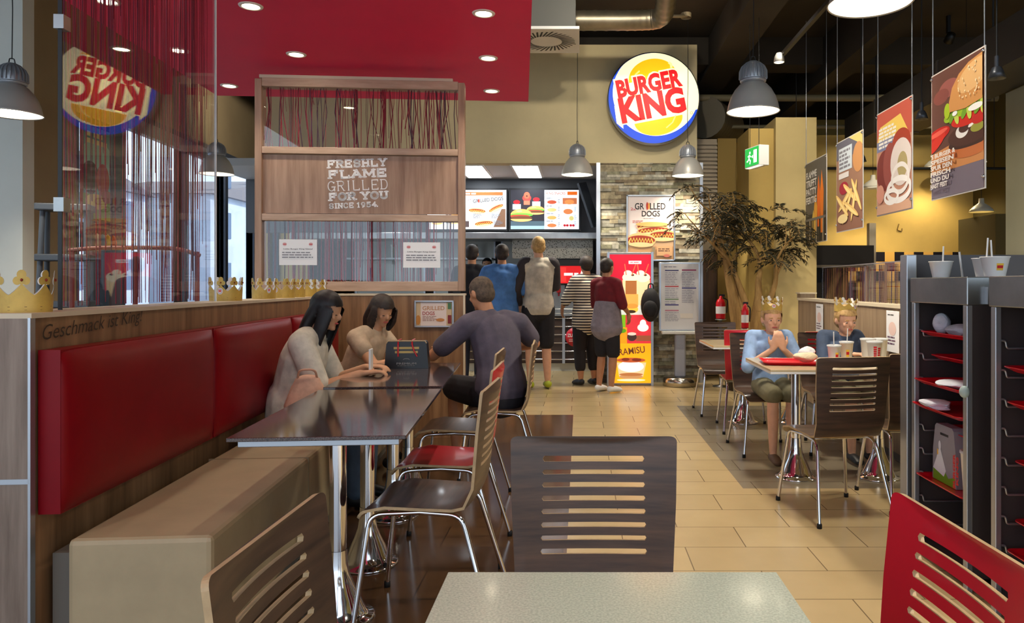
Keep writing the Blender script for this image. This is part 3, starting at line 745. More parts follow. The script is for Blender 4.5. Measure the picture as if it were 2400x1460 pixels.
def spiral(mb,pts,r):
    """corrugated spiral duct"""
    out=[];rad=[]
    for a_,b_ in zip(pts,pts[1:]):
        a_,b_=Vector(a_),Vector(b_); n=max(2,int((b_-a_).length/.03))
        for i in range(n): out.append(a_.lerp(b_,i/n)); rad.append(r+(.004 if len(out)%4==0 else 0))
    out.append(Vector(pts[-1])); rad.append(r); mb.tube(out,rad,20)
M_galv=mat('galvanised_duct',(150,140,118),.38,metal=.8,noise=.15,nscale=4)
t=thing('spiral_duct','round spiral duct running right from the grey box and bending up','air duct',(0,0,0))
spiral(b,arc([(at(1348,48,8.05),0),(at(1500,48,8.05),.18),(at(1556,44,8.0),.25),(at(1566,-40,7.3),0)],8),.105); b.build('duct',M_galv,t)
b=MB(); b.tube(arc([(at(1530,36,8.2),0),(at(1592,38,8.2),.05),(at(1610,36,8.3),0)]),.02,8); b.lathe([(.06,0),(.06,.05)],16,tuple(at(1608,42,8.3))); b.build('pipe_stub',mat('cream_pipe',(168,150,116),.5),t)
b=MB(); t=thing('spiral_duct','fat round duct end beside the round sign, in shadow','air duct',(0,0,0))
spiral(b,[at(1700,300,11.6),at(1652,275,10.6)],.30); b.build('duct',mat('dull_galvanised',(104,96,80),.55,metal=.4),t)
# long dark rectangular duct and rails on the right
M_bd=mat('black_duct_paint',(40,38,36),.55)
t=thing('long_duct','long black rectangular duct running to the back above the banners','air duct',(0,0,0))
b=MB(); b.box(3.45,3.95,3.2,9.6,3.05,3.42); b.build('duct',M_bd,t)
for y in (4.1,5.6,7.1,8.6):
    b=MB(); b.box(3.44,3.96,y,y+.03,3.04,3.43); b.build('flange',mat('duct_flange',(70,66,60),.5),t)
for y in (3.8,6.6,9.2):
    b=MB(); b.tube([(3.7,y,3.42),(3.7,y,4.62)],.01,6); b.build('hanger',M_black,t)
t=thing('spotlight_rail','black lighting track with one lit spotlight right of the bell pendant','spotlight track',(0,0,0))
b=MB(); b.box(2.16,2.20,4.2,8.0,3.72,3.76); b.build('track',M_black,t)
b=MB(); p=at(1826,140,7.9); b.tube([(p.x,p.y,3.74),(p.x,p.y,p.z+.05)],.012,8); b.build('stem',M_ply,t)
b=MB(); b.lathe([(.03,.10),(.05,.06),(.058,0),(.05,0)],20,tuple(p-Vector((0,0,.03)))); h=b.build('lamp_head',M_lamp,t)
b=MB(); b.lathe([(0,.0),(.05,.0)],20,tuple(p-Vector((0,0,.025)))); b.build('bulb',M_spot,h)
spot(t,0,60,1.6,loc=tuple(p-Vector((0,0,.05))),rot=(-.3,0,0))
t=thing('service_pipe','thin pale pipe crossing under the dark ceiling','pipe',(0,0,0))
b=MB(); b.tube([(1.58,10.6,3.95),(6.0,10.6,3.95)],.05,10); b.tube([(1.58,10.9,3.6),(6.0,10.9,3.6)],.03,10); b.build('pipe',mat('cream_pipe_dull',(110,100,74),.6),t)
t=thing('speaker_bracket','thin black horizontal light bar across the ochre wall','rail',(0,0,0))
b=MB(); b.tube([at(1846,395,10.4),at(2375,395,10.4)],.02,8); b.build('bar',M_black,t)
for x in (1866,2330):
    b=MB(); b.tube([at(x,395,10.4),Vector((at(x,395,10.4).x,10.4,4.3))],.006,6); b.build('rod',M_black,t)
for px,py,Z,lab in ((2336,178,5.2,'black spotlight hanging beside the top of the burger banner'),(2160,275,7.0,'black spotlight body above the onion banner'),(2018,375,8.4,'black spotlight above the fries banner')):
    t=thing('spotlight',lab,'spotlight',at(px,py,Z))
    b=MB(); b.tube([(0,0,.04),(0,0,.14)],.016,10); b.lathe([(.03,.06),(.045,.03),(.06,-.02),(.055,-.02),(.0,.0)],20); b.build('lamp_head',mat('graphite',(60,64,72),.35,metal=.5),t)
    b=MB(); b.tube([(0,0,.12),(0,0,4.62-at(px,py,Z).z)],.006,6); b.build('stem',M_black,t)
# spotlights added high above the aisle to brighten the banners and walls
for i,(x,y,tx,ty,tz,pw_) in enumerate(((1.2,4.6,2.6,5.0,2.3,260),(1.2,5.7,2.7,6.3,2.3,260),(1.2,6.4,2.85,8.0,2.3,300),(.5,5.2,.9,9.6,3.7,170),(-.2,5.0,-.9,9.6,3.4,170),(1.2,6.9,1.0,9.6,1.6,170),(.9,3.6,-1.5,6.0,1.9,170),(-3.9,8.9,-5.35,11.2,3.8,260),(2.2,7.2,2.5,9.6,2.6,170),(4.6,9.2,4.9,12.0,2.6,200))):
    t=thing('added_spotlight','spotlight added high under the dark ceiling to brighten banners and walls','spotlight',(x,y,4.30),0,'added spotlights above the aisle')
    b=MB(); b.box(-.02,.02,-.02,.02,.10,.32); b.build('stem',M_black,t)
    dv=Vector((tx-x,ty-y,tz-4.30)).normalized(); Q=dv.to_track_quat('-Z','Y'); M=Q.to_matrix().to_4x4()
    b=MB(); b.lathe([(0,.12),(.05,.11),(.06,.0),(.052,.0),(.045,.06)],20,M=M); h=b.build('lamp_head',M_black,t)
    b=MB(); b.lathe([(0,.03),(.048,.03)],20,M=M); b.build('bulb',M_spot,h)
    spot(t,0,pw_,.95,loc=tuple(dv*.02),rot=Q.to_euler(),blend=.9,r=.06)
# round illuminated sign
t=thing('round_sign','round illuminated restaurant sign with red lettering between yellow bun halves','sign',at(1530,235,9.5))
b=MB(); b.lathe([(0,.0),(.585,0),(.59,.02),(.59,.10),(0,.10)],72,M=Matrix.Rotation(math.pi/2,4,'X')); b.build('sign_case',M_alu,t,loc=(0,.0,0))
a=Art(1.18,1.18,e=.85); a.step=.0012
c0=.59
a.clip=lambda p:p
a.ell(c0,c0,.565,.565,(250,240,190),n=72,clip=False)
a.ell(c0-.0,c0+.0,.575,.575,(18,66,190),n=72,clip=False)
CRM=(252,243,196)
cp=[]
for i in range(96):
    q=2*math.pi*i/96; x=.0275+.5475*math.cos(q); y=.0675+.5475*math.sin(q); rr0=math.hypot(x,y)
    if rr0>.573: x*=.573/rr0; y*=.573/rr0
    cp.append((c0+x,c0+y))
a.poly(cp,CRM)
# cream wedge right of the blue crescent
a.poly([(c0+.40,c0-.20)]+[(c0+.575*math.cos(math.radians(q)),c0+.575*math.sin(math.radians(q))) for q in range(-14,100,6)]+[(c0-.02,c0+.4)],CRM)
a.poly([(c0-.47,c0-.32),(c0-.385,c0-.39),(c0-.40,c0-.1),(c0-.5,c0-.1)],CRM)
r0=math.radians(11)
def bun(cx,cy,rx,ry,t0,t1,hx):
    p=[(rx*math.cos(math.radians(t0+(t1-t0)*i/30)),ry*math.sin(math.radians(t0+(t1-t0)*i/30))) for i in range(31)]
    a.poly([(c0+cx+x*math.cos(r0)-y*math.sin(r0),c0+cy+x*math.sin(r0)+y*math.cos(r0)) for x,y in p],(250,180,12))
bun(-.01,.25,.31,.25,0,180,0); bun(.06,-.27,.31,.20,180,360,0)
a.line([(c0-.25,c0+.24),(c0-.23,c0+.30),(c0-.18,c0+.345)],.018,(255,226,120)); a.line([(c0+.19,c0+.455),(c0+.22,c0+.43),(c0+.225,c0+.385)],.03,(255,232,150)); a.line([(c0+.28,c0-.22),(c0+.24,c0-.31),(c0+.16,c0-.38)],.015,(255,226,120))
for bb,cc in ((.085,CRM),(.05,(206,18,24))):
    e=(bb-.05)*.5
    a.text('BURGER',c0-.45-e,c0-.01-e,.84+2*e,.235+2*e,cc,rot=r0,bold=bb,skew=0)
    a.text('KING',c0-.40-e,c0-.335-e,.84+2*e,.335+2*e,cc,rot=r0,bold=bb)
a.ring(c0+.48,c0-.19,.018,.018,.005,(150,110,60))
a.build('sign_face',t,loc=(-.59,-.105,-.59))
spot(t,0,14,2.8,col=(1,.9,.7),rot=(math.pi/2,0,0),loc=(0,-.25,0),r=.4)
# exit sign
t=thing('exit_sign','green running-man exit sign hanging by the beige column','exit sign',at(1768,368,8.2),math.radians(16))
b=MB(); b.box(-.03,.09,-.16,.16,-.11,.11); b.build('sign_case',M_whitep,t,bevel=.004)
a=Art(.30,.2,e=1.2,M=Matrix.Rotation(-math.pi/2,4,'Z')); a.rect(0,0,.3,.2,(24,150,60)); a.rect(.19,.03,.26,.17,(240,255,240)); a.ell(.11,.15,.015,.015,(240,255,240)); a.line([(.10,.13),(.09,.085),(.12,.06),(.11,.025)],.02,(240,255,240)); a.line([(.09,.085),(.06,.06),(.04,.06)],.016,(240,255,240)); a.line([(.065,.11),(.1,.125),(.14,.10)],.012,(240,255,240)); a.poly([(.15,.1),(.18,.12),(.18,.08)],(240,255,240))
a.build('sign_face',t,loc=(-.032,.15,-.10))
b=MB(); b.box(-.028,.028,-.15,.15,-.112,-.11); b.build('downlight_panel',M_bowl,t)
b=MB(); b.tube([(0,-.1,.11),(0,-.1,1.7)],.004,6); b.tube([(0,.1,.11),(0,.1,1.7)],.004,6); b.build('wire',M_black,t)
# ================================================================== counter and kitchen
for i,x in enumerate((-1.46,-.72,-2.9)):
    t=thing('ceiling_light_panel',['bright square light panel in the kitchen ceiling, next to the lattice screen','bright square light panel in the kitchen ceiling, nearer the pendant','bright light panel in the kitchen ceiling behind the lattice screen'][i],'ceiling light',(x,10.3,2.85),0,'kitchen ceiling light panels')
    b=MB(); b.box(-.18,.18,-.55,.55,-.012,0); b.box(-.2,.2,-.57,.57,-.006,0); b.build('frame',M_whitep,t)
    b=MB(); b.box(-.165,.165,-.53,.53,-.014,-.012); b.build('diffuser',mat('panel_glow',(250,252,255),.5,emit=11,ecol=(240,248,255)),t)
BZ=10.98
def bunburger(a,cx,cy,w,h):
    a.ell(cx,cy+h*.12,w/2,h*.42,(226,158,84),t0=0,t1=180); a.ell(cx,cy+.1*h,w*.53,h*.14,(96,170,60)); a.ell(cx-w*.1,cy+.02*h,w*.48,h*.1,(206,60,40)); a.ell(cx,cy-.1*h,w*.5,h*.13,(104,60,36)); a.ell(cx,cy-.2*h,w*.5,h*.2,(232,176,104),t0=180,t1=360); a.ell(cx-w*.1,cy+.38*h,w*.14,h*.06,(246,200,130))
def hotdog(a,cx,cy,w,h,rot=0):
    c,s=math.cos(rot),math.sin(rot)
    a.ell(cx,cy,w/2,h/2,(232,186,126),rot); a.ell(cx,cy+.02*h,w*.47,h*.30,(150,50,26),rot)
    p=[]
    for i in range(17):
        x=-w*.4+w*.8*i/16; y=h*.13*(1 if i%2 else -1); p.append((cx+x*c-y*s,cy+x*s+y*c))
    a.line(p,h*.09,(246,206,92)); a.ell(cx-.0*s,cy-.3*h,w*.42,h*.16,(240,200,146),rot)
t=thing('menu_board','illuminated menu board with hot dog offers above the till','menu board',at(1083-80,492,BZ))
W1=.63*1.0
b=MB(); b.box(-.02,1.19,-.05,.03,-.32,.32); b.build('housing',M_black,t)
a=Art(1.17,.58,e=.95)
a.rect(0,0,1.17,.58,(232,236,240)); a.rect(.52,.5,1.12,.55,(228,96,40)); a.lines(.54,.72,.545,.505,1,(250,230,220),.5); a.rect(.46,0,1.16,.48,(222,226,232)) 
a.poly([(.98,.03),(1.16,.03),(1.16,.3),(1.1,.3)],(116,84,62)); a.rect(.46,.03,.62,.12,(80,66,66))
a.text('GR LLED DOGS',.68,.385,.45,.055,(60,56,56),rot=.10,bold=.02); a.ell(.765,.42,.012,.03,(190,50,30)); a.text('2x',.6,.43,.05,.03,(200,40,40))
hotdog(a,.74,.27,.26,.09,-.08); hotdog(a,1.02,.31,.24,.09,.45); hotdog(a,.84,.085,.28,.09,.1)
for x,y in ((.68,.2),(.95,.2),(.98,.1)): a.lines(x,x+.15,y+.03,y-.04,4,(110,112,120),.5)
bunburger(a,.42,.34,.12,.08); bunburger(a,.40,.14,.2,.16); a.rect(.42,.25,.46,.28,(40,30,60)); bunburger(a,.15,.34,.16,.1); bunburger(a,.15,.12,.18,.14)
for i in range(4): a.lines(.28,.36,.5-i*.12,.44-i*.12,3,(90,90,100))
a.build('screen',t,loc=(0,-.051,-.29))
t=thing('menu_board','illuminated dark menu board with two burgers and a snack list','menu board',at(1196,492,BZ))
b=MB(); b.box(-.02,1.04,-.05,.03,-.32,.32); b.build('housing',M_black,t)
a=Art(1.01,.58,e=.95)
a.rect(0,0,1.01,.58,(228,236,242)); a.rect(0,.05,.5,.58,(34,32,40)); a.rect(0,.0,.5,.05,(150,176,190)); a.rect(0,.05,.5,.12,(70,90,100))
for x,y,s in ((.09,.33,.12),(.38,.37,.12)): a.rect(x-s/2,y-s/3,x+s/2,y+s/3,(200,205,215)); a.ell(x,y+.07,.05,.03,(190,20,30))
a.ell(.24,.46,.065,.05,(216,60,50)); a.ell(.24,.50,.045,.05,(210,90,60)); a.rect(.195,.36,.285,.42,(226,110,80)); a.ell(.24,.49,.012,.012,(40,20,20))
bunburger(a,.37,.27,.26,.14); bunburger(a,.16,.19,.32,.2)
a.text('KING SNACKS',.53,.51,.28,.04,(214,110,90),bold=.02); a.rect(.84,.505,.985,.555,(206,96,20))
for i,c in enumerate(((170,70,40),(196,170,110),(214,150,80),(220,110,60))):
    y=.40-i*.115; a.ell(.61,y,.07,.028,c); a.lines(.53,.64,y+.07,y+.05,1,(80,84,100)); a.lines(.70,.735,y+.05,y-.02,3,(120,124,136))
a.rect(.77,.37,.98,.46,(176,100,60)); a.ell(.87,.40,.07,.035,(220,130,70)); a.ell(.85,.26,.07,.04,(190,110,60)); a.ell(.90,.16,.035,.035,(190,180,110))
for x in (.80,.84,.89,.93): a.ell(x,.055,.02,.018,(170,20,30))
for y in (.30,.18,.09): a.lines(.94,.98,y+.03,y-.04,4,(120,140,160))
a.build('screen',t,loc=(.01,-.051,-.29))
# steel hood below the boards
t=thing('extractor_hood','steel canopy strip under the menu boards','canopy',(0,0,0))
b=MB(); b.box(-4.2,.26,10.7,11.3,1.93,2.03); b.build('canopy',M_steel,t,bevel=.01)
b=MB(); b.box(-1.0,.2,10.99,11.01,1.66,1.93); b.build('back_strip',mat('perforated_steel',(150,146,136),.4,metal=.6,c2=(60,58,52),nscale=42,kind='voronoi',sharp=(.25,.35)),t)
t=thing('display_screen','dark slanted screen hanging on the bulkhead by the stone pillar','screen',at(1380,480,10.45))
b=MB(); M=Matrix.Rotation(-.32,4,'Y')@Matrix.Rotation(.9,4,'Z'); b.box(-.09,.09,-.02,.02,-.33,.33,M=M); b.build('panel',mat('slate_plastic',(62,68,76),.4),t,bevel=.005)
# counter
t=thing('service_counter','steel-topped serving counter with dark slatted front','counter',(0,0,0))
b=MB(); b.box(-4.1,.26,10.80,11.3,.12,.81); b.build('front',mat('dark_brown_laminate',(66,50,42),.4),t)
b=MB(); b.box(-4.1,.26,10.74,11.42,.81,.85); b.build('counter_top',M_steel,t,bevel=.004)
b=MB(); b.box(-4.1,.26,10.86,11.3,0,.12); b.build('plinth',mat('white_plinth_tiles',(214,212,200),.4),t)
for x in (-.23,-1.5,-2.8):
    b=MB(); b.box(x-.02,x+.02,10.76,10.80,.12,.81); b.build('upright',M_alu,t)
for i in range(6):
    b=MB(); b.tube([(-4.1,10.77,.18+i*.12),(.26,10.77,.18+i*.12)],.009,8); b.build('front_rail',M_chrome,t)
b=MB(); b.box(-.02,.26,10.72,10.735,.12,.80); 
# round red sticker
t2=thing('round_sticker','round red sticker with white letters on the counter front','sticker',at(1348,790,10.74))
b=MB(); b.lathe([(0,0),(.14,0),(.14,.006),(0,.006)],32,M=Matrix.Rotation(math.pi/2,4,'X')); b.build('disc',M_redp,t2)
a=Art(.28,.28); a.text('ZUTRITT',.03,.14,.22,.05,(240,236,230),bold=.03); a.lines(.05,.23,.12,.07,2,(230,180,180)); a.build('lettering',t2,loc=(-.14,-.0065,-.14))
# drinks machine
t=thing('drinks_dispenser','drinks dispenser with a red lit front and black arched top on the counter','drinks machine',(-.14,11.02,.85))
b=MB(); b.box(-.26,.26,0,.32,0,.06); b.box(-.26,.26,.12,.32,.06,.42); b.build('body',M_steel,t,bevel=.006)
b=MB(); b.box(-.25,.25,.02,.30,.42,.72); b.build('housing',M_black,t,bevel=.01)
b=MB(); n=12; b.prism([(.29*math.cos(math.pi*i/n),.10*math.sin(math.pi*i/n)) for i in range(n+1)]+[(-.29,-.02),(.29,-.02)],.30,M=Matrix(((1,0,0,0),(0,0,-1,.31),(0,1,0,.72),(0,0,0,1)))); b.build('arched_top',M_black,t)
a=Art(.44,.26,e=.7); a.rect(0,0,.44,.26,(210,18,26)); a.rect(.05,.02,.16,.24,(232,50,46)); a.lines(.13,.36,.16,.11,1,(255,240,236),.8,(1,1)); a.ell(.395,.10,.022,.08,(245,235,235)); a.rect(.387,.16,.403,.22,(245,235,235)); a.build('lit_front',t,loc=(-.22,.018,.44))
for i in range(4):
    b=MB(); b.box(-.2+i*.12,-.14+i*.12,.03,.12,.30,.42,); b.tube([(-.17+i*.12,.06,.30),(-.17+i*.12,.06,.25)],.012,8); b.build('tap',M_black if i%2 else mat('tap_red',(160,20,24),.4),t)
for i,(x,c) in enumerate(((-.62,'steel'),(-1.35,'white'))):
    t=thing('till',['till terminal with a dark screen on the counter, right of the blue shirt','till terminal with a dark screen on the counter behind the black shirt'][i],'till',(x,11.0,.85))
    b=MB(); b.box(-.16,.16,0,.3,0,.10); b.build('base',M_black,t,bevel=.006)
    b=MB(); b.box(-.17,.17,.1,.13,.12,.38,M=Matrix.Rotation(-.2,4,'X')); b.build('screen',M_black,t,bevel=.006)
    b=MB(); b.tube([(0,.12,.1),(0,.14,.2)],.02,8); b.build('stand',M_steel,t)
# kitchen equipment seen past the queue
def steel_unit(x0,x1,y0,y1,z1,label,shelves):
    t=thing('steel_shelf_unit',label,'kitchen unit',((x0+x1)/2,(y0+y1)/2,0)); w=(x1-x0)/2; d=(y1-y0)/2
    b=MB(); b.box(-w,w,-d,d,.1,.9); b.build('cabinet',M_steel,t,bevel=.005)
    for z in shelves:
        b=MB(); b.box(-w,w,-d,d,z,z+.03); b.build('shelf',M_steel,t)
    for x in (-w,w-.03):
        b=MB(); b.box(x,x+.03,d-.03,d,.9,z1); b.build('upright',M_alu,t)
    b=MB(); b.box(-w,w,d-.02,d-.01,.9,z1); b.build('back_panel',mat('pale_steel_panel',(176,176,168),.35,metal=.5),t)
    for i in range(2):
        b=MB(); b.box(-w+.02+i*w,-.02+i*w,-d-.012,-d,.14,.86); dd=b.build('door',M_steel,t,bevel=.003); b=MB(); b.tube([(-.1+i*w*.99,-d-.03,.4),(-.1+i*w*.99,-d-.03,.65)],.008,6); b.build('handle',M_chrome,dd)
    return t
steel_unit(-4.0,-2.75,12.6,13.2,2.1,'steel kitchen unit with shelves behind the divider, left',(1.3,1.7))
steel_unit(-2.6,-1.5,12.6,13.2,2.1,'steel kitchen unit with shelves behind the black shirt',(1.3,1.7))
steel_unit(-1.4,-.1,12.6,13.2,2.1,'steel kitchen unit with shelves behind the tall man',(1.25,1.6))
stk=None
for i,(x,z,c) in enumerate(((-2.3,1.33,(230,230,226)),(-2.05,1.33,(196,60,50)),(-1.8,1.73,(232,230,220)),(-1.2,1.28,(230,230,226)),(-.85,1.28,(120,90,60)),(-.5,1.63,(228,226,220)),(-3.6,1.33,(60,90,150)),(-3.2,1.73,(220,215,200)))):
    o=thing('cup_stack','stack of %s cups on a steel kitchen shelf'%('white' if c[0]>215 else 'coloured'),'cup stack',(x,12.7,z),0,'cup stacks on the kitchen shelves')
    b=MB(); b.lathe([(.04,0),(.045,.2),(.05,.205),(.045,.21),(.05,.23),(.0,.23)],14); b.build('cups',flat(c),o)
# stone pillar poster
t=thing('framed_poster','tall framed hot dog poster on the stone pillar','poster',at(1468,612,9.50))
PW,PH=.632,.855
b=MB()
for x0,x1,z0,z1 in ((0,PW,0,.022),(0,PW,PH-.022,PH),(0,.022,0,PH),(PW-.022,PW,0,PH)): b.box(x0,x1,0,.03,z0,z1)
b.build('frame',M_alu,t,bevel=.004)
b=MB(); b.box(.01,PW-.01,.015,.10,.01,PH-.01); b.build('backing',M_paper,t)
a=Art(PW-.04,PH-.04)
w,h=a.W,a.H
a.rect(0,0,w,h,(222,208,204)); a.rect(0,0,w,.30,(206,168,128)); a.rect(0,0,w,.17,(196,150,104))
a.text('GR',.09,.645,.12,.085,(40,34,36),bold=.02); a.text('LLED',.285,.645,.2,.085,(40,34,36),bold=.02); a.text('DOGS',.18,.555,.235,.075,(40,34,36),bold=.02)
a.ell(.25,.69,.014,.052,(170,40,20)); a.ell(.272,.69,.012,.045,(214,150,70)); a.text('2x',.035,.635,.07,.035,(196,60,70)); a.lines(.06,.2,.51,.47,2,(196,120,110)); a.lines(.2,.42,.54,.525,1,(150,140,140))
hotdog(a,.31,.42,.40,.10,0); hotdog(a,.33,.375,.42,.13,.04); hotdog(a,.45,.31,.36,.16,0); hotdog(a,.17,.25,.38,.19,-.03); a.ell(.31,.455,.21,.03,(226,172,100))
a.rect(.37,.05,.57,.17,(218,170,122)); a.lines(.39,.54,.15,.1,2,(90,50,40)); a.ell(.5,.05,.04,.02,(214,120,100)); a.rect(.31,.07,.35,.16,(150,130,100))
a.build('print',t,loc=(.02,.013,.02))
# nutrition board on a pedestal
t=thing('menu_board_stand','white price list board on a grey pedestal with round steel base','board stand',(1.265,9.28,0))
b=MB(); b.lathe([(0,0),(.215,0),(.215,.11),(0,.11)],40); b.build('round_base',mat('satin_steel',(190,184,172),.22,metal=1),t)
b=MB(); b.box(-.07,.07,-.035,.035,.11,.66); b.build('pedestal',mat('pale_alu_post',(172,178,192),.4,metal=.3),t,bevel=.02)
b=MB(); b.box(-.27,.25,-.05,.03,.69,1.55); b.build('board',M_alu,t,bevel=.006)
b=MB(); b.box(-.24,.26,-.16,-.02,.66,.69); b.build('ledge',M_whitep,t)
a=Art(.47,.82); a.rect(0,0,.47,.82,(226,224,222)); a.lines(.04,.3,.79,.772,1,(90,90,110))
for x0,x1,y,c in ((.05,.22,.73,(60,60,110)),(.26,.44,.735,(170,30,90)),(.05,.22,.53,(200,70,70)),(.26,.44,.51,(50,56,130)),(.05,.22,.37,(120,150,110)),(.05,.22,.30,(70,60,130)),(.05,.22,.23,(200,120,140))): a.rect(x0,y,x1,y+.014,c)
for x0,y1,y0 in ((.05,.72,.55),(.05,.52,.39),(.05,.36,.31),(.05,.22,.1),(.26,.72,.53),(.26,.5,.33)):
    a.lines(x0,x0+.17,y1,y0,int((y1-y0)/.02),(168,166,176),.35,(.7,1))
a.rect(.24,.14,.4,.2,(236,228,216)); a.build('print',t,loc=(-.245,-.0525,.71))
# dessert light box
t=thing('light_box','tall curved advertising light box with milkshakes and a dessert picture','light box',(.64,9.30,0))
BW,BH=.58,1.68
b=MB(); b.box(-BW/2,BW/2,0,.20,.0,BH); b.build('case',mat('light_box_case',(150,150,150),.4,metal=.5),t,bevel=.01)
a=Art(BW-.06,BH-.06,e=.85); w,h=a.W,a.H
a.rect(0,0,w,h,(250,170,20)); a.rect(0,.98,w,h,(206,24,50)); a.rect(0,.86,w,.98,(210,216,204)); 
a.rect(.0,.60,.20,.86,(120,176,30)); a.rect(.20,.50,w,.86,(214,50,58)); a.rect(0,.50,.12,.62,(176,60,30)); a.rect(.12,.50,.22,.70,(246,150,24))
# milkshake cups
for cx,s in ((.26,1.0),(.42,.9)):
    a.poly([(cx-.075*s,.98+.0),(cx+.075*s,.98),(cx+.10*s,1.3*1.0),(cx-.10*s,1.3)],(244,214,160)); a.ell(cx,1.33,.10*s,.06,(248,236,200)); a.ell(cx-.03,1.385,.05,.035,(250,240,210)); a.ell(cx+.03,1.36,.02,.012,(70,40,30)); a.line([(cx+.02,1.36),(cx+.07,1.5)],.012,(236,110,70)); a.line([(cx-.05,1.36),(cx-.07,1.5)],.012,(236,110,70))
a.rect(.20,1.12,.34,1.29,(170,104,50))
a.rect(.24,1.5,.40,1.54,(246,236,232)); a.lines(.26,.38,1.53,1.51,1,(200,60,70))
a.rect(.19,.98,.36,1.12,(226,170,80)); a.ell(.28,.93,.08,.05,(246,190,70)); a.ell(.27,.90,.06,.02,(60,40,20)); a.ell(.28,.97,.08,.03,(226,150,60))
a.ell(.42,.70,.07,.05,(250,246,236)); a.ell(.42,.75,.04,.05,(252,250,244)); a.rect(.33,.53,w,.60,(150,80,50)); a.ell(.28,.58,.06,.05,(60,40,34)); a.ell(.28,.62,.055,.02,(220,200,180))
a.ell(.16,.66,.05,.03,(90,150,20))
a.text('TIRAMISU',.03,.335,.42,.085,(96,56,30),rot=.12,bold=.015)
a.poly([(.12,.08),(.42,.08),(.46,.26),(.09,.26)],(226,196,150)); a.ell(.27,.08,.15,.03,(190,140,90)); a.ell(.27,.21,.16,.07,(252,248,240)); a.ell(.20,.22,.06,.06,(255,252,246)); a.ell(.33,.21,.07,.06,(255,250,240)); a.ell(.27,.29,.18,.03,(180,80,40)); a.ell(.2,.30,.05,.02,(120,44,26)); a.ell(.34,.295,.06,.02,(120,44,26)); a.ell(.27,.11,.15,.02,(176,110,60)); a.ell(.27,.04,.18,.015,(240,226,190))
a.build('picture',t,loc=(-w/2,-.002,.03))
for x in (-BW/2,BW/2-.03):
    b=MB(); b.box(x,x+.03,-.03,.0,0,BH+.0); b.build('side_rail',M_alu,t)
# backpack hanging off the side of the light box
t=thing('backpack','black backpack in front of the right side of the dessert light box','backpack',(.875,9.10,1.02))
b=MB(); b.ell((0,0,.0),(.12,.10,.21),0,20,14); b.ell((-.01,-.08,-.05),(.09,.05,.11),0,16,10); b.build('bag',mat('black_nylon',(26,24,28),.7,noise=.3,nscale=12,bump=.2),t)
b=MB(); b.tube(arc([((-.03,0,.19),0),((-.02,0,.26),.02),((.03,0,.26),.02),((.04,0,.18),0)]),.008,6); b.build('grab_loop',M_black,t)
b=MB(); b.tube(arc([((-.05,.08,.18),0),((-.06,.15,.05),.05),((-.05,.10,-.15),0)]),.014,6); b.build('strap',M_black,t)
# lit opening to the dark serving hatch right of the tree
t=thing('black_hatch','black kitchen hatch and hood on the back wall behind the tree','hatch',(0,0,0))
b=MB(); b.box(2.75,4.35,10.9,11.9,1.55,1.85); b.box(2.6,4.2,11.2,11.9,.0,1.30); b.box(2.6,4.3,11.8,11.9,1.3,1.55); b.build('hood',mat('matt_black_metal',(34,30,28),.6),t)
b=MB(); b.box(2.7,4.36,10.88,10.9,1.52,1.56); b.build('edge_strip',mat('grey_strip',(120,112,96),.4),t)
t=thing('steel_post','pale square post beside the chequered tiles','post',(4.43,11.2,0)); b=MB(); b.box(-.05,.05,-.05,.05,0,2.2); b.build('shaft',M_trim,t)
t=thing('fire_hose_bracket','small dark hook mark on the ochre wall','hook',at(2107,535,11.99)); b=MB(); b.tube(arc([((0,0,.07),0),((-.03,0,-.03),.03),((.05,0,-.05),.02),((.05,0,.0),0)]),.007,6); b.build('hook',mat('dull_brass',(120,92,40),.5),t)
# ================================================================== right-hand seating
G_R='pale maple tables on the right'
table('dining_table','pale maple table with the red tray and paper cups, beside the two boys','table',(1.70,4.87,0),D(-1),1.05,.74,M_maple,M_whitep,G_R,((-.27,0),(.27,0)),apron=False)
table('dining_table','empty pale table farther back, behind the red chair','table',(1.66,6.62,0),0,1.05,.74,M_maple,M_whitep,G_R,((-.15,.2),(.3,.2)),apron=False)
chair(ch_d,1.42,4.15,99,'dark slotted chair in the middle right, its back to the camera before the boys\' table')
chair(ch_d,1.93,4.33,90,'dark slotted chair half hidden behind the tray rack post')
chair(ch_d,1.415,5.66,-88,'dark slotted chair on which the boy in the blue shirt sits')
chair(ch_d,1.95,5.70,-94,'dark slotted chair on which the boy in the dark jacket sits')
chair(ch_d,1.39,7.33,-90,'dark slotted chair on the far side of the empty pale table')
chair(ch_r,1.46,6.52,86,'red slotted chair between the boy in blue and the empty pale table')
chair(ch_r,2.05,6.30,92,'red slotted chair against the right half wall, behind the boy in the dark jacket')
# right half wall with low string glass
RA=Vector((2.27,5.10,0)); RB=Vector((2.40,8.1,0)); ra=math.atan2(-(RB.x-RA.x),RB.y-RA.y)
t=thing('half_wall','grey-oak half wall behind the two boys, running to the back','partition wall',RA,ra)
M_goak=mat('grey_oak_panel',(168,146,116),.5,c2=(128,106,82),nscale=2.5,stretch=(7,7,.5),sharp=(.3,.7))
b=MB(); b.box(0,.16,0,3.0,.06,1.10); b.box(0,.16,2.9,3.05,1.10,1.17); b.build('core',M_goak,t)
b=MB(); b.box(-.012,.17,-.012,3.0,1.10,1.125); b.box(-.012,.17,-.012,.0,0,1.1); b.box(-.012,.17,2.88,3.06,1.17,1.185); b.build('cap',M_trim,t)
b=MB(); b.box(.01,.15,0,3.0,0,.06); b.build('plinth',mat('grey_plinth',(104,100,92),.6),t)
t=thing('glass_screen','low glass screen with brown strings on the right half wall','glass screen',RA+Vector((.07,.02,1.127)),ra)
b=MB(); b.box(0,.006,0,2.3,0,.31); b.build('glass_pane',M_pane,t)
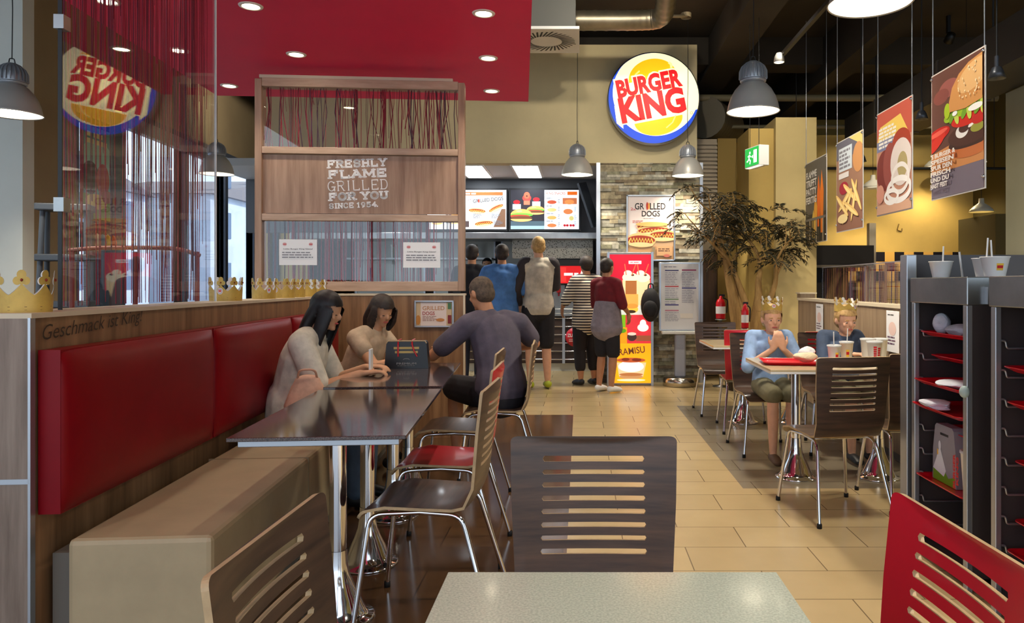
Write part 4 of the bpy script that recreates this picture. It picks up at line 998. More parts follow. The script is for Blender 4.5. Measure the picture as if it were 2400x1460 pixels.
b=MB(); b.box(-.002,.008,0,2.3,.31,.318); b.build('top_edge',M_alu,t)
m=strings(0,0,.02,2.28,0,.30,80,0,(.004,.010),.004,.95)
o=m.build('string_curtain',[mat('brown_string',(112,70,50),.6),mat('maroon_string',(92,20,44),.6),mat('tan_string',(140,100,66),.6),mat('shaded_plum_string',(58,30,60),.6)],loc=RA+Vector((.10,.02,1.127)),rotz=ra); tag(o,'brown and maroon strings behind the low glass on the right half wall','curtain',kind='stuff')
for i,(y,lab) in enumerate(((2.0,'white notice card on the right half wall between the two boys'),(.12,'white card fixed at the near end of the right half wall'))):
    t=thing('notice_card',lab,'notice',RA+Vector((math.sin(-ra)*y-.012,math.cos(ra)*y,.78)),ra,'cards on the right half wall')
    b=MB(); b.box(-.004,0,0,.24,0,.30); b.build('card',M_paper,t,bevel=.002)
    a=Art(.24,.30,M=Matrix.Rotation(-math.pi/2,4,'Z')); a.lines(.03,.21,.28,.26,1,(90,90,90)); a.ell(.12,.17,.07,.05,(230,200,190)); a.lines(.03,.2,.12,.05,3,(110,80,100)); a.build('print',t,loc=(-.0045,.24,0))
# ------------------------------------------------------------------ table things
def cup(name,label,loc,h,r,straws,group,logo=True,lid=True,col=(236,234,228)):
    t=thing(name,label,'paper cup',loc,R.uniform(0,.4),group); k=.72
    b=MB(); b.lathe([(0,0),(r*k,0),(r*k,.004),(r,h-.005),(r+.003,h-.003),(r+.003,h),(r-.004,h),(r-.004,h-.006),(0,h-.006)],28); b.build('cup',flat(col,0,.5),t)
    if lid:
        b=MB(); b.lathe([(r+.004,h-.006),(r+.004,h+.004),(r-.006,h+.006),(r-.008,h+.002),(0,h+.002)],28); b.build('lid',mat('clear_plastic_lid',(225,228,228),.25,alpha=.7),t)
    for dx,dy,tx,ty,l in straws:
        b=MB(); b.tube([(dx,dy,h*.3),(dx+tx,dy+ty,h+l)],.0035,8); b.build('straw',M_whitep,t)
    if logo:
        # emblem wrapped on the cup side that faces the camera
        b=MB()
        def patch(a0,a1,z0,z1,m,off=.0006):
            n=6
            for i in range(n):
                p=[]
                for (aa,z) in ((a0+(a1-a0)*i/n,z0),(a0+(a1-a0)*(i+1)/n,z0),(a0+(a1-a0)*(i+1)/n,z1),(a0+(a1-a0)*i/n,z1)):
                    rad=r*k+(r-r*k)*z/h+off; p.append((rad*math.cos(aa),rad*math.sin(aa),z))
                b.quad(*p,m)
        A0=-math.pi/2-.2
        if logo=='text':
            for i,(z0,z1) in enumerate(((.30,.37),(.39,.46),(.48,.55),(.57,.64),(.66,.73),(.75,.82))): patch(A0-.5,A0-.05,h*z0,h*z1,0); patch(A0+.1,A0+.55,h*(z0-.05),h*(z1-.05),0)
        else:
            patch(A0-.28,A0+.28,h*.32,h*.66,1); patch(A0-.24,A0+.24,h*.42,h*.56,0,.001)
        b.build('emblem',[flat((196,24,34),0,.5),flat((238,190,60),0,.5)],t)
    return t
cup('paper_cup','paper cup with a straw on the maple table, left of the pair','' or at(1955,834,4.78),.125,.042,[(0,0,-.004,0,.09)],'paper cups on the maple table')
cup('paper_cup','paper cup with a straw held by the boy in the dark jacket',at(1984,834,4.88),.14,.043,[(0,0,.008,0,.09)],'paper cups on the maple table',logo=True,col=(226,214,196))
for x,Z,lab in ((2034,4.95,'white paper cup at the left of the cluster by the wall'),(2050,4.72,'tall white paper cup with red lettering in the cluster'),(2063,4.95,'white paper cup at the right of the cluster by the wall')):
    p=at(x,800,Z); p.z=.75; cup('paper_cup',lab,p,.155,.047,[],'paper cups clustered by the wall',logo='text' if Z<4.8 else False)
for o in [q for q in COL.objects if q.name.startswith('paper_cup')]: o.location.z=.7505
def tray(label,loc,rot,group,w=.42,d=.31,cat='tray'):
    t=thing('serving_tray',label,cat,loc,rot,group); b=MB(); 
    def ringp(x,y,z,r=.03):
        p=[]
        for cx,cy,a0 in ((x-r,y-r,0),(-x+r,y-r,90),(-x+r,-y+r,180),(x-r,-y+r,270)): p+=[(cx+r*math.cos(math.radians(a0+q*22.5)),cy+r*math.sin(math.radians(a0+q*22.5)),z) for q in range(5)]
        return p
    L_=[ringp(w/2-.03,d/2-.03,.0),ringp(w/2-.022,d/2-.022,.004),ringp(w/2-.006,d/2-.006,.020),ringp(w/2,d/2,.022),ringp(w/2,d/2,.018),ringp(w/2-.01,d/2-.01,.014)]
    n=20; vs=sum([ringp(w/2-.03,d/2-.03,.004)]+L_[1:4]+[L_[4],L_[0]],[])
    fs=[(i*n+j,i*n+(j+1)%n,(i+1)*n+(j+1)%n,(i+1)*n+j) for i in range(5) for j in range(n)]+[tuple(range(n)),tuple(range(6*n-1,5*n-1,-1))]
    b.add(vs,fs,0,False); b.build('tray',M_redp,t); return t
def crumple(name,label,loc,s,c,cat='crumpled paper',seed=1,group=None,flatz=.4):
    rr_=random.Random(seed); bm=bmesh.new(); bmesh.ops.create_icosphere(bm,subdivisions=3,radius=1)
    ks=[(Vector((rr_.gauss(0,1),rr_.gauss(0,1),rr_.gauss(0,1))).normalized(),rr_.uniform(.1,.4)) for _ in range(14)]
    for v in bm.verts:
        d=1
        for k_,a_ in ks: d-=a_*max(0,v.co.normalized().dot(k_)-.75)*2.2
        v.co*=d
    zmin=min(v.co.z for v in bm.verts)
    for v in bm.verts: v.co=Vector((v.co.x*s[0],v.co.y*s[1],(v.co.z-zmin)*s[2]))
    me=bpy.data.meshes.new(name); bm.to_mesh(me); bm.free(); me.materials.append(c)
    o=bpy.data.objects.new(name,me); COL.objects.link(o); o.location=loc; return tag(o,label,cat,group)
GTR='red trays on the right'
t=tray('red tray with a wrapped burger on the maple table',(1.40,4.86,.7505),D(-8),GTR,w=.40,d=.30)
M_wrap=mat('burger_wrap',(226,208,170),.6,noise=.1,nscale=20)
crumple('burger_wrapper','half unwrapped burger paper on the red tray on the table',(1.47,4.80,.765),(.085,.07,.035),M_wrap,'wrapper',3)
crumple('burger_wrapper','white crumpled wrapper behind the burger on the table tray',(1.52,4.93,.765),(.06,.05,.05),M_paper,'wrapper',4)
# ------------------------------------------------------------------ tray racks
t=thing('partition_board','dark laminate board standing behind the tray racks','partition board',(1.585,3.60,0))
M_rack=mat('dark_rack_laminate',(66,60,60),.38,noise=.1,nscale=4)
b=MB(); b.box(.045,1.4,0,.04,0,1.415); b.build('board',M_rack,t)
b=MB(); b.box(0,.05,-.025,.05,0,1.415); b.build('post',M_alu,t,bevel=.004)
def rack(Y0,Y1,X,label,slot):
    t=thing('tray_rack',label,'tray rack',(X,Y0,0),0,'tray return racks')
    d=Y1-Y0; w=.50
    b=MB(); b.box(0,w,0,.018,.03,1.19); b.box(0,w,d-.018,d,.03,1.19); b.box(w-.018,w,0,d,.03,1.19); b.box(0,w,0,d,.03,.06); b.build('carcass',M_rack,t)
    b=MB(); b.box(-.012,w,-.005,d+.005,1.185,1.302); b.build('top_box',M_steel,t,bevel=.004)
    for y in (0.008,d-.03):
        b=MB(); b.box(-.012,.012,y-.012,y+.02,.0,1.185); b.build('front_post',M_alu,t,bevel=.003)
    for x in (.10,.18):
        b=MB(); b.box(x,x+.03,-.022,-.0,.0,1.185); b.build('side_rail',M_alu,t,bevel=.003)
    b=MB(); b.box(.06,.24,-.03,0,1.19,1.26); b.build('hinge_cover',M_alu,t)
    for k in range(9):
        b=MB(); z=.13+k*.112
        b.tube(arc([((.0,d-.035,z+.03),0),((.03,d-.035,z+.03),.01),((.035,d-.035,z),.01),((.40,d-.035,z),0)]),.005,6); b.build('tray_support',M_alu,t)
        b=MB(); b.tube(arc([((.0,.035,z+.03),0),((.03,.035,z+.03),.01),((.035,.035,z),.01),((.40,.035,z),0)]),.005,6); b.build('tray_support',M_alu,t)
    b=MB(); b.ell((-.02,-.0,.93-.1),(.02,.02,.025)); b.build('round_catch',mat('pale_green_plastic',(170,190,186),.4),t)
    return t
XR=1.60
rack(3.03,3.54,XR,'farther dark tray rack with red trays, beside the partition board',0)
rack(2.33,2.86,XR,'nearer dark tray rack cut by the right edge of the picture',0)
ZS=[.13+k*.112+.006 for k in range(9)]
GT='used red trays in the racks'
napm=mat('napkin_paper',(216,220,230),.7,noise=.08,nscale=10)
for k,lab,crs in ((8,'red tray with crumpled napkins, topmost in the farther rack',((-.02,.0,.07,.10,.03,1),(-.04,.14,.04,.05,.05,2))),(7,'red tray second from the top of the farther rack',((.0,-.12,.05,.05,.025,3),)),(6,'red tray with napkins, third from the top of the farther rack',((-.03,-.06,.09,.12,.02,4),)),(5,'red tray with napkins and a crushed cup in the farther rack',((-.05,.08,.07,.12,.025,5),)),(4,'bare red tray edge above the cardboard meal boxes',()),(2,'lowest red tray of the farther rack, carrying two meal boxes',())):
    z=ZS[k]; pulled={8:.0,7:.05,6:-.03,5:-.04,4:.07,2:-.02}[k]
    tray(lab,(XR+.19+pulled,3.285,z),0,GT,w=.36,d=.44)
    for (dx,dy,sx,sy,sz,sd) in crs:
        crumple('napkin','crumpled white napkins on the %s'%lab.split(',')[0].replace('red tray','tray'),(XR+.12+dx+pulled,3.285+dy,z+.006),(sx,sy,sz),napm,'napkin',sd+10,'crumpled napkins in the racks')
cup('paper_cup','crushed white cup lying at the near end of a rack tray',(XR+.10,3.16,ZS[5]+.006),.10,.04,[(0,0,-.0,.09,.02)],'cups in the racks',logo=False)
c=cup('paper_cup','upright white cup with red lettering beside the cardboard meal boxes',(XR+.05,3.105,ZS[2]+.006),.20,.042,[(0,0,.004,0,.03)],'cups in the racks',logo=False)
ct=Art(.15,.05,M=Matrix.Rotation(-math.pi/2,4,'Z')@Matrix.Rotation(-math.pi/2,4,'Y'))
ct.text('BURGER',0,.027,.15,.021,(196,24,34),bold=.05); ct.text('KING',0.02,.0,.12,.021,(196,24,34),bold=.05); ct.build('lettering',c,loc=(-.043,.023,.03)); c.rotation_euler=(0,0,0)
for i,(y,x,lab) in enumerate(((3.36,.06,'flat grey cardboard meal box with a drawn tent, farther one in the rack'),(3.22,.12,'grey cardboard meal box with a cut-out handle, nearer one in the rack'))):
    t=thing('meal_box',lab,'cardboard box',(XR+x,y,ZS[2]+.006),D(0),'meal boxes in the rack')
    Mx=Matrix.Rotation(-math.pi/2,4,'Z')
    b=MB(); o=[(-.11,0),(.11,0),(.105,.14),(.085,.25),(.07,.262),(-.07,.262),(-.085,.25),(-.105,.14)]
    b.prism([(p[0],p[1]) for p in o],.05,M=Matrix(((0,0,1,0),(-1,0,0,0),(0,1,0,0),(0,0,0,1)))); b.build('box',mat('grey_card',(150,150,160),.7,noise=.04,nscale=6),t)
    a=Art(.22,.26,M=Mx); 
    a.rect(.075,.215,.15,.226,(30,28,34)); a.poly([(.01,0),(.21,0),(.21,.05),(.15,.03),(.10,.07),(.01,.05)],(120,170,40))
    if i==0: a.poly([(.01,.05),(.04,.10),(.065,.15),(.08,.15),(.13,.06),(.11,.03)],(226,232,244)); a.ell(.073,.165,.012,.022,(226,232,244)); a.rect(.05,.12,.06,.145,(240,190,60))
    else: a.ell(.11,.155,.02,.015,(220,150,120)); a.rect(.10,.151,.12,.158,(200,50,50)); a.poly([(.08,.03),(.12,.09),(.20,.09),(.21,.02)],(70,120,130))
    a.build('print',t,loc=(-.0005,.11,0))
crn=[]
tray('red tray sticking out near the top of the nearer rack',(XR+.19,2.60,ZS[7]+.02),0,GT,w=.36,d=.44)
for k,dx,lab in ((6,-.0,'second red tray of the nearer rack, pulled forward'),(4,.03,'middle red tray of the nearer rack'),(2,.03,'fourth red tray of the nearer rack'),(1,0,'lowest red tray of the nearer rack')):
    tray(lab,(XR+.19+dx,2.58,ZS[k]),0,GT,w=.36,d=.44)
crumple('napkin','white wrapper on the middle tray of the nearer rack',(XR+.15,2.60,ZS[4]+.006),(.06,.06,.06),napm,'napkin',31,'crumpled napkins in the racks')
for x,y,h,r,lab,st in ((1.665,3.40,.075,.050,'wide white tub cup with a straw, leftmost on top of the farther rack',[(.01,0,.006,0,.07)]),(1.80,3.27,.085,.055,'white cup with a red emblem in the middle on the farther rack',[(-.0,0,.012,0,.09)]),(1.745,3.10,.085,.055,'wide white cup with a red emblem, right one on the farther rack',[(-.01,0,-.008,0,.07)])):
    cup('paper_cup',lab,(x,y,1.302),h,r,st,'cups on top of the racks',logo=(r>.05),lid=False)
t=thing('drinking_straw','white straw standing at the top of the farther rack between two cups','straw',(1.775,3.42,1.302)); b=MB(); b.tube([(0,0,0),(-.015,0,.12)],.0045,8); b.build('straw_tube',M_whitep,t)
t=thing('drinking_straw','white straw standing on top of the nearer rack','straw',(1.67,2.74,1.302)); b=MB(); b.tube([(0,0,0),(.02,0,.09)],.0035,8); b.build('straw_tube',M_whitep,t)
# ------------------------------------------------------------------ hanging picture banners
def banner(X,Y0,Y1,z0,z1,label,draw):
    """hangs in a depth-running plane; printed side faces left"""
    t=thing('hanging_banner',label,'banner',(X,Y1,z0),0,'hanging food banners'); w=Y1-Y0;h=z1-z0
    b=MB(); b.box(0,.006,-w,0,0,h); b.build('sheet',mat('acrylic_sheet',(214,210,204),.25),t)
    for y in (-w+.015,-.015):
        b=MB(); b.tube([(.003,y,h-.03),(.003,y,4.62-z0)],.004,6); b.build('wire',M_alu,t)
        for zc in (h-.03,.08):
            b=MB(); b.ell((-.006,y,zc),(.012,.012,.012)); b.build('clip',M_chrome,t)
    a=Art(w-.02,h-.02,M=Matrix.Rotation(-math.pi/2,4,'Z')); draw(a,a.W,a.H)
    a.build('print',t,loc=(-.001,-.01,.01)); return t
def dA(a,w,h):
    a.rect(0,0,w,h,(92,88,84)); a.rect(0,0,w,.35*h,(58,54,52))
    for i,(x,y0,y1,c) in enumerate(((.45,.12,.6,(236,170,60)),(.6,.18,.8,(240,110,30)),(.75,.1,.85,(244,130,40)),(.35,.05,.4,(226,190,90)))): a.poly([(x*w,y0*h),((x+.11)*w,y0*h),((x+.14)*w,y1*.7*h),((x+.05)*w,y1*h),((x-.02)*w,y1*.7*h)],c)
    for i in range(6): a.rect((.05+.16*i)*w,0,(.09+.16*i)*w,.3*h,(196,180,150) if i%2 else (40,38,38))
    a.rect(0,.27*h,w,.30*h,(120,116,112))
    for i,s in enumerate(('FLAMME','TRIFFT','PATTY','FERTIG')): a.text(s,.05*w,(.80-.105*i)*h,.52*w,.085*h,(232,228,222),bold=.03,skew=.0)
def dB(a,w,h):
    a.rect(0,0,w,h,(150,112,92)); a.rect(0,0,w,.3*h,(146,104,86)); a.rect(0,.8*h,w,h,(96,96,110)); a.poly([(w*.5,h),(w,h),(w,.86*h)],(226,196,120)); a.ell(.85*w,.75*h,.2*w,.16*h,(196,140,90)); 
    a.rect(.1*w,.66*h,.62*w,.92*h,(196,206,214)); a.lines(.12*w,.6*w,.9*h,.68*h,5,(120,120,130),.6); a.rect(.1*w,.58*h,.5*w,.64*h,(214,208,206))
    a.ell(.3*w,.47*h,.18*w,.07*h,(160,40,60)); 
    for cx,cy,r in ((.35,.33,.5),(.55,.4,-.5),(.7,.3,1.2),(.45,.25,.9),(.8,.36,-.9),(.25,.28,-.6),(.6,.22,-.4)): a.ell(cx*w,cy*h,.30*w,.035*h,(236,196,120),rot=r); a.ell(cx*w,cy*h-.008,.26*w,.018*h,(250,222,150),rot=r)
    a.ell(.28*w,.13*h,.2*w,.05*h,(244,220,160))
def dC(a,w,h):
    a.rect(0,0,w,h,(196,140,116)); a.rect(0,.68*h,w,h,(190,86,70)); a.poly([(0,.7*h),(w*.9,.72*h),(w*.7,.9*h),(.1*w,.86*h)],(232,200,96)); a.rect(0,.62*h,.7*w,.72*h,(120,126,160)); a.lines(.06*w,.6*w,.85*h,.64*h,6,(240,236,226),.65)
    a.ell(.25*w,.42*h,.26*w,.2*h,(122,44,40)); a.ell(.72*w,.62*h,.26*w,.14*h,(166,60,40)); a.ell(.4*w,.45*h,.2*w,.22*h,(150,72,66))
    a.ell(.72*w,.45*h,.3*w,.22*h,(226,214,208)); a.ell(.76*w,.42*h,.14*w,.12*h,(176,160,110))
    a.rect(0,0,w,.09*h,(214,168,140)); a.ring(.66*w,.2*h,.36*w,.13*h,.05,(244,240,236)); a.ring(.7*w,.3*h,.26*w,.15*h,.04,(238,232,226)); a.ring(.45*w,.15*h,.22*w,.08*h,.04,(248,244,240)); a.ell(.12*w,.2*h,.12*w,.09*h,(214,150,130))
def dD(a,w,h):
    a.rect(0,0,w,h,(178,116,84)); a.rect(0,.36*h,w,h,(98,62,54)); a.ell(.35*w,.84*h,.2*w,.07*h,(150,86,80)); a.ell(.2*w,.8*h,.16*w,.06*h,(130,70,64)); a.rect(0,0,w,.2*h,(120,110,124)); a.poly([(0,.36*h),(.5*w,.40*h),(w,.36*h),(w,.2*h),(0,.2*h)],(206,140,84))
    a.ell(.12*w,.50*h,.26*w,.055*h,(196,30,26),rot=.1); a.ell(.1*w,.44*h,.2*w,.045*h,(214,50,36),rot=.4); a.ell(.14*w,.515*h,.2*w,.02*h,(236,96,80),rot=.1)
    a.ell(.78*w,.34*h,.42*w,.09*h,(196,112,62)); a.ell(.78*w,.375*h,.42*w,.05*h,(60,36,30)); a.ell(.75*w,.43*h,.40*w,.085*h,(76,44,36)); a.ell(.62*w,.46*h,.12*w,.05*h,(240,236,232)); a.ell(.66*w,.48*h,.10*w,.035*h,(70,40,36)); a.ell(.85*w,.50*h,.12*w,.02*h,(244,240,236),rot=.3)
    a.ell(.72*w,.545*h,.30*w,.055*h,(206,40,30)); a.ell(.9*w,.45*h,.12*w,.035*h,(150,150,60)); a.ell(.92*w,.51*h,.12*w,.04*h,(190,36,32))
    for i in range(9): a.ell((.36+.08*i)*w,(.60+.012*math.sin(i*2.3))*h,.085*w,.032*h,((150,190,40),(110,160,40),(196,214,90))[i%3],rot=i)
    a.ell(.35*w,.66*h,.06*w,.06*h,(170,200,40)); a.ell(.5*w,.615*h,.05*w,.018*h,(244,246,240)); a.ell(.88*w,.60*h,.13*w,.025*h,(246,246,240))
    a.poly([(.40*w,.64*h),(.39*w,.72*h),(.45*w,.82*h),(.58*w,.90*h),(.76*w,.95*h),(w,.97*h),(w,.64*h),(.7*w,.62*h)],(206,146,84)); a.ell(.85*w,.84*h,.30*w,.10*h,(224,178,120),rot=.2)
    for i in range(34):
        x=R.uniform(.5,.97);y=R.uniform(.68,.93)
        if y<.62+.5*(x-.36)**.5: a.ell(x*w,y*h,.012*w,.006*h,(246,226,186),rot=R.uniform(0,3),n=8)
    for i,s in enumerate(("'S BURGER &",'SPEISEN','SPUR DEN','FRISCH','UND DU','HAST FEST')): a.text(s,.05*w,(.315-.048*i)*h,(.5-.03*i)*w,.038*h,(240,234,226),bold=.04,skew=0)
banner(2.59,4.71,5.43,1.885,2.80,'burger picture banner, nearest and largest of the hanging banners',dD)
banner(2.68,5.94,6.65,1.88,2.80,'onion ring picture banner, second nearest of the hanging banners',dC)
banner(2.79,7.26,8.01,1.83,2.80,'potato wedge picture banner, third of the hanging banners',dB)
banner(2.88,8.60,9.40,1.78,2.80,'grill flame picture banner, farthest of the hanging banners',dA)
# ------------------------------------------------------------------ artificial tree
t=thing('artificial_tree','tall indoor tree with bare split trunk and drooping dark fronds','tree',(2.02,8.95,0))
rt=random.Random(11)
b=MB(); b.lathe([(0,0),(.24,0),(.28,.38),(.30,.40),(.27,.40),(.25,.34),(0,.34)],32); b.build('planter',mat('dark_planter',(52,44,38),.5),t)
M_bark=mat('tree_bark',(184,148,90),.8,c2=(134,100,54),nscale=6,stretch=(3,3,.6),bump=.6,sharp=(.3,.7))
tips=[]
def branch(mb,p,d,l,r,lv):
    pts=[Vector(p)];d=Vector(d).normalized();n=7
    for i in range(n):
        d=(d+Vector((rt.gauss(0,.10),rt.gauss(0,.08),rt.gauss(.03,.05)))).normalized(); pts.append(pts[-1]+d*l/n)
    rad=[r*(1-.62*i/n) for i in range(n+1)]; mb.tube(pts,rad,10)
    if lv==0: tips.append((pts[-1],d)); return
    for s in range(2 if lv>1 else 3):
        q=pts[-1] if s==0 else pts[rt.choice((4,5,6))]
        dd=(d+Vector((rt.gauss(0,.55),rt.gauss(0,.45),rt.uniform(-.05,.25)))).normalized(); branch(mb,q,dd,l*rt.uniform(.5,.75),r*.42,lv-1)
    tips.append((pts[-1],d))
b=MB()
for dx,dz,l,r,x0 in ((-.26,1,1.55,.075,-.07),(-.03,1,1.35,.06,.0),(.28,1,1.3,.065,.06),(.55,1,1.25,.05,.08),(-.10,1,1.25,.05,-.02)):
    pts=[Vector((x0*.6,0,.34)),Vector((x0,rt.uniform(-.02,.02),.62)),Vector((x0+dx*.25,.0,.95))]
    b.tube(pts,[r*1.25,r*1.1,r*.95],12); branch(b,pts[-1],(dx,rt.uniform(-.12,.12),dz),l*.5,r*.92,2)
b.build('trunk',M_bark,t)
b=MB()
def frond(p,d,l):
    """drooping stem with narrow paired leaves"""
    d=Vector(d).normalized(); pts=[Vector(p)]; n=9
    for i in range(n): d=(d+Vector((0,0,-.13))).normalized(); pts.append(pts[-1]+d*l/n)
    b.tube(pts,.003,4,1,False)
    for i in range(1,n+1):
        ax=(pts[i]-pts[i-1]).normalized(); side=ax.cross(Vector((0,0,1))).normalized() if abs(ax.z)<.98 else Vector((1,0,0))
        for s in (-1,1):
            for _ in range(2):
                q=(ax*rt.uniform(.3,.9)+side*s*rt.uniform(.5,1)+Vector((0,0,rt.uniform(-.5,.2)))).normalized(); L_=rt.uniform(.05,.10); wv=q.cross(Vector((rt.gauss(0,1),rt.gauss(0,1),rt.gauss(0,1)))).normalized()*.0065
                o=pts[i-1].lerp(pts[i],rt.random()); b.add([o,o+q*L_*.5+wv,o+q*L_,o+q*L_*.5-wv],[(0,1,2,3)],rt.choice((0,0,2)))
for p,d in tips:
    for i in range(3):
        a_=rt.uniform(0,6.28); frond(p,(math.cos(a_)*.8+d.x*.5,math.sin(a_)*.6,rt.uniform(-.1,.5)),rt.uniform(.2,.36))
for cx,cz,cnt,sx in ((-.16,2.12,44,.12),(-.24,1.95,12,.09),(.42,2.0,16,.2),(.05,2.15,8,.12)):
    for i in range(cnt):
        a_=rt.uniform(0,6.28); frond((cx+rt.gauss(0,sx*.6),rt.gauss(0,.12),cz+rt.gauss(0,.07)),(math.cos(a_),math.sin(a_)*.6,rt.uniform(-.2,.5)),rt.uniform(.16,.32))
b.build('foliage',[mat('dark_fronds',(46,44,26),.6),M_bark,mat('olive_fronds',(70,64,36),.6)],t)
# bottles / extinguishers by the tree
for x,y,Z,lab in ((1689,748,9.2,'red fire extinguisher on a stand left of the tree trunk'),(1746,770,8.6,'slim red and white extinguisher on a stand right of the tree trunk')):
    p=at(x,y,Z); t=thing('fire_extinguisher',lab,'fire extinguisher',(p.x,p.y,0),0,'fire extinguishers by the tree')
    s=1 if x<1700 else .7
    b=MB(); b.lathe([(0,0),(.10*s,0),(.10*s,.01),(.018,.02),(.018,p.z-.02),(.07*s,p.z-.01),(.07*s,p.z),(0,p.z)],20); b.build('stand',M_steel,t)
    b=MB(); b.lathe([(0,p.z),(.055*s,p.z),(.06*s,p.z+.02),(.06*s,p.z+.2),(.045*s,p.z+.24),(.02,p.z+.26),(.02,p.z+.29),(0,p.z+.29)],20); b.build('cylinder',M_redp,t)
    b=MB(); b.box(-.02,.05*s,-.012,.012,p.z+.28,p.z+.31); b.tube(arc([((.03,0,p.z+.27),0),((.09*s,0,p.z+.24),.03),((.075*s,0,p.z+.08),0)]),.008,8); b.build('valve_and_hose',M_black,t)
    b=MB(); b.lathe([(.061*s,p.z+.07),(.0612*s,p.z+.16)],20); b.build('label',M_paper,t)
# ------------------------------------------------------------------ paper crowns on the bench wall
def make_crown(label,r=.088,h=.115):
    t=thing('party_crown',label,'paper crown',(0,0,0),0,'gold paper crowns on the bench wall')
    outer=MB(); pts=8; n=pts*12; top=[]
    # band
    for i in range(n):
        pass
    def hgt(u):
        q=(u*pts)%1.0; x=abs(q-.5)*2   # 0 at the point centre
        return .045+.030*(1-x)**1.3
    vs=[];fs=[]
    for i in range(n+1):
        a_=2*math.pi*i/n; 
        for z in (0,hgt(i/n)): rad=r*(1+.06*z/.1); vs.append((rad*math.cos(a_)*1.0,rad*math.sin(a_)*.8,z))
    fs=[(2*i,2*i+2,2*i+3,2*i+1) for i in range(n)]
    m=MB(); m.add(vs,fs,0,True)
    m.add([(x*.985,y*.985,z) for x,y,z in vs],[tuple(reversed(f)) for f in fs],1,True)
    # trefoil knobs on every point
    for k in range(pts):
        a_=2*math.pi*(k+.5)/pts
        for (da,z,rr_) in ((0,.098,.0125),(-.13,.082,.011),(.13,.082,.011),(0,.082,.010)):
            for off,mi in ((1.0,0),(.985,1)):
                vv=[]
                for j in range(14):
                    q=2*math.pi*j/14; aa=a_+da+rr_*math.cos(q)/r; zz=z+rr_*math.sin(q); rad=r*(1+.06*zz/.1)*off
                    vv.append((rad*math.cos(aa),rad*math.sin(aa)*.8,zz))
                m.add(vv,[tuple(range(14)) if mi==0 else tuple(range(13,-1,-1))],mi,False)
    m.build('band',[mat('gold_card',(206,172,84),.42,metal=.15,noise=.12,nscale=14),mat('white_card_back',(226,226,222),.7)],t)
    for k in range(pts):
        b=MB(); a_=2*math.pi*(k+.5)/pts; rad=r*1.07+.001; b.ell((rad*math.cos(a_),rad*math.sin(a_)*.8,.084),(.004,.004,.004),0,8,6); b.build('jewel',flat((130,30,20),0,.3),t)
    def band_patch(z0,z1,a0,a1,m_,off):
        vv=[];ff=[]
        for i in range(13):
            aa=a0+(a1-a0)*i/12
            for z in (z0,z1): rad=r*(1+.06*z/.1)+off; vv.append((rad*math.cos(aa),rad*math.sin(aa)*.8,z))
        return vv,[(2*i,2*i+2,2*i+3,2*i+1) for i in range(12)]
    b=MB(); 
    for z0,z1 in ((.014,.0155),(.006,.007)): b.add(*band_patch(z0,z1,0,2*math.pi*.999,0,.0008))
    b.build('printed_lines',flat((120,90,40),0,.5),t)
    b=MB(); A0=-math.pi/2-.45
    vv=[]
    for (rr_,mi,off) in ((.015,0,.001),(.012,1,.0014),(.0105,0,.0018)):
        vv=[]
        for j in range(20):
            q=2*math.pi*j/20; zz=.045+rr_*math.sin(q); rad=r*(1+.06*zz/.1)+off; aa=A0+rr_*math.cos(q)/r; vv.append((rad*math.cos(aa),rad*math.sin(aa)*.8,zz))
        b.add(vv,[tuple(range(20))],mi)
    for zz in (.041,.047): b.add(*[band_patch(zz,zz+.0045,A0-.085,A0+.085,0,.0022)][0])
    k_=len(b.m); 
    for i in range(k_-24,k_): b.m[i]=2
    b.build('round_badge',[flat((236,236,236),0,.5),flat((40,70,160),0,.5),flat((206,40,40),0,.5)],t)
    return t
cr=make_crown('gold paper crown with a round badge, nearest on the bench wall, left picture edge')
cr.location=L(-.105,.125,WH+.004); cr.rotation_euler=(0,0,TH+.1); cr.scale=(1.0,1.0,1.25)
zc=WH+.004
for a_,b_,rz,sc,lab in ((-.105,1.82,.5,.95,'gold paper crown standing just past the end of the glass screen'),(-.10,2.42,1.3,.92,'gold paper crown, first of the group before the lettered divider'),(-.09,2.74,.3,.95,'gold paper crown, second of the group before the lettered divider'),(-.09,3.0,.8,.95,'gold paper crown, third of the group before the lettered divider'),(-.085,3.26,.1,.95,'gold paper crown, fourth of the group before the lettered divider'),(-.085,3.55,.6,.98,'gold paper crown in the corner, right above the black-haired woman')):
    o=dup(cr,L(a_,b_,zc),TH+rz,lab); o.scale=(sc,sc,1.2)
# black gift bag on the women's table
t=thing('black_carrier','black slotted board with red ribbons standing on the women\'s table','carrier',(-1.075,4.62,.7505),TH)
b=MB(); o=[(-.135,0),(.135,0),(.122,.155),(.112,.168),(-.112,.168),(-.122,.155)]
b.prism(o,.10,M=Matrix(((1,0,0,0),(0,0,-1,.05),(0,1,0,0),(0,0,0,1)))); b.build('case',mat('gloss_black_card',(24,20,22),.3),t,bevel=.004)
a=Art(.27,.17); 
for y,w in ((.12,.155),(.095,.14)): a.rect(.135-w/2,y,.135+w/2,y+.014,(196,170,100))
a.ring(.135,.055,.02,.008,.003,(150,146,140),0,180); a.text('PREMIUM',.075,.025,.12,.012,(170,166,160)); a.lines(.08,.19,.022,.014,1,(120,116,110)); a.build('printed_front',t,loc=(-.135,-.051,0))
b=MB(); o2=[(-.118,.0),(.118,.0)]; b.tube([(-.122,-.05,.155),(-.112,-.05,.170),(.112,-.05,.170),(.122,-.05,.155)],.004,6); b.build('pale_rim',M_ply,t)
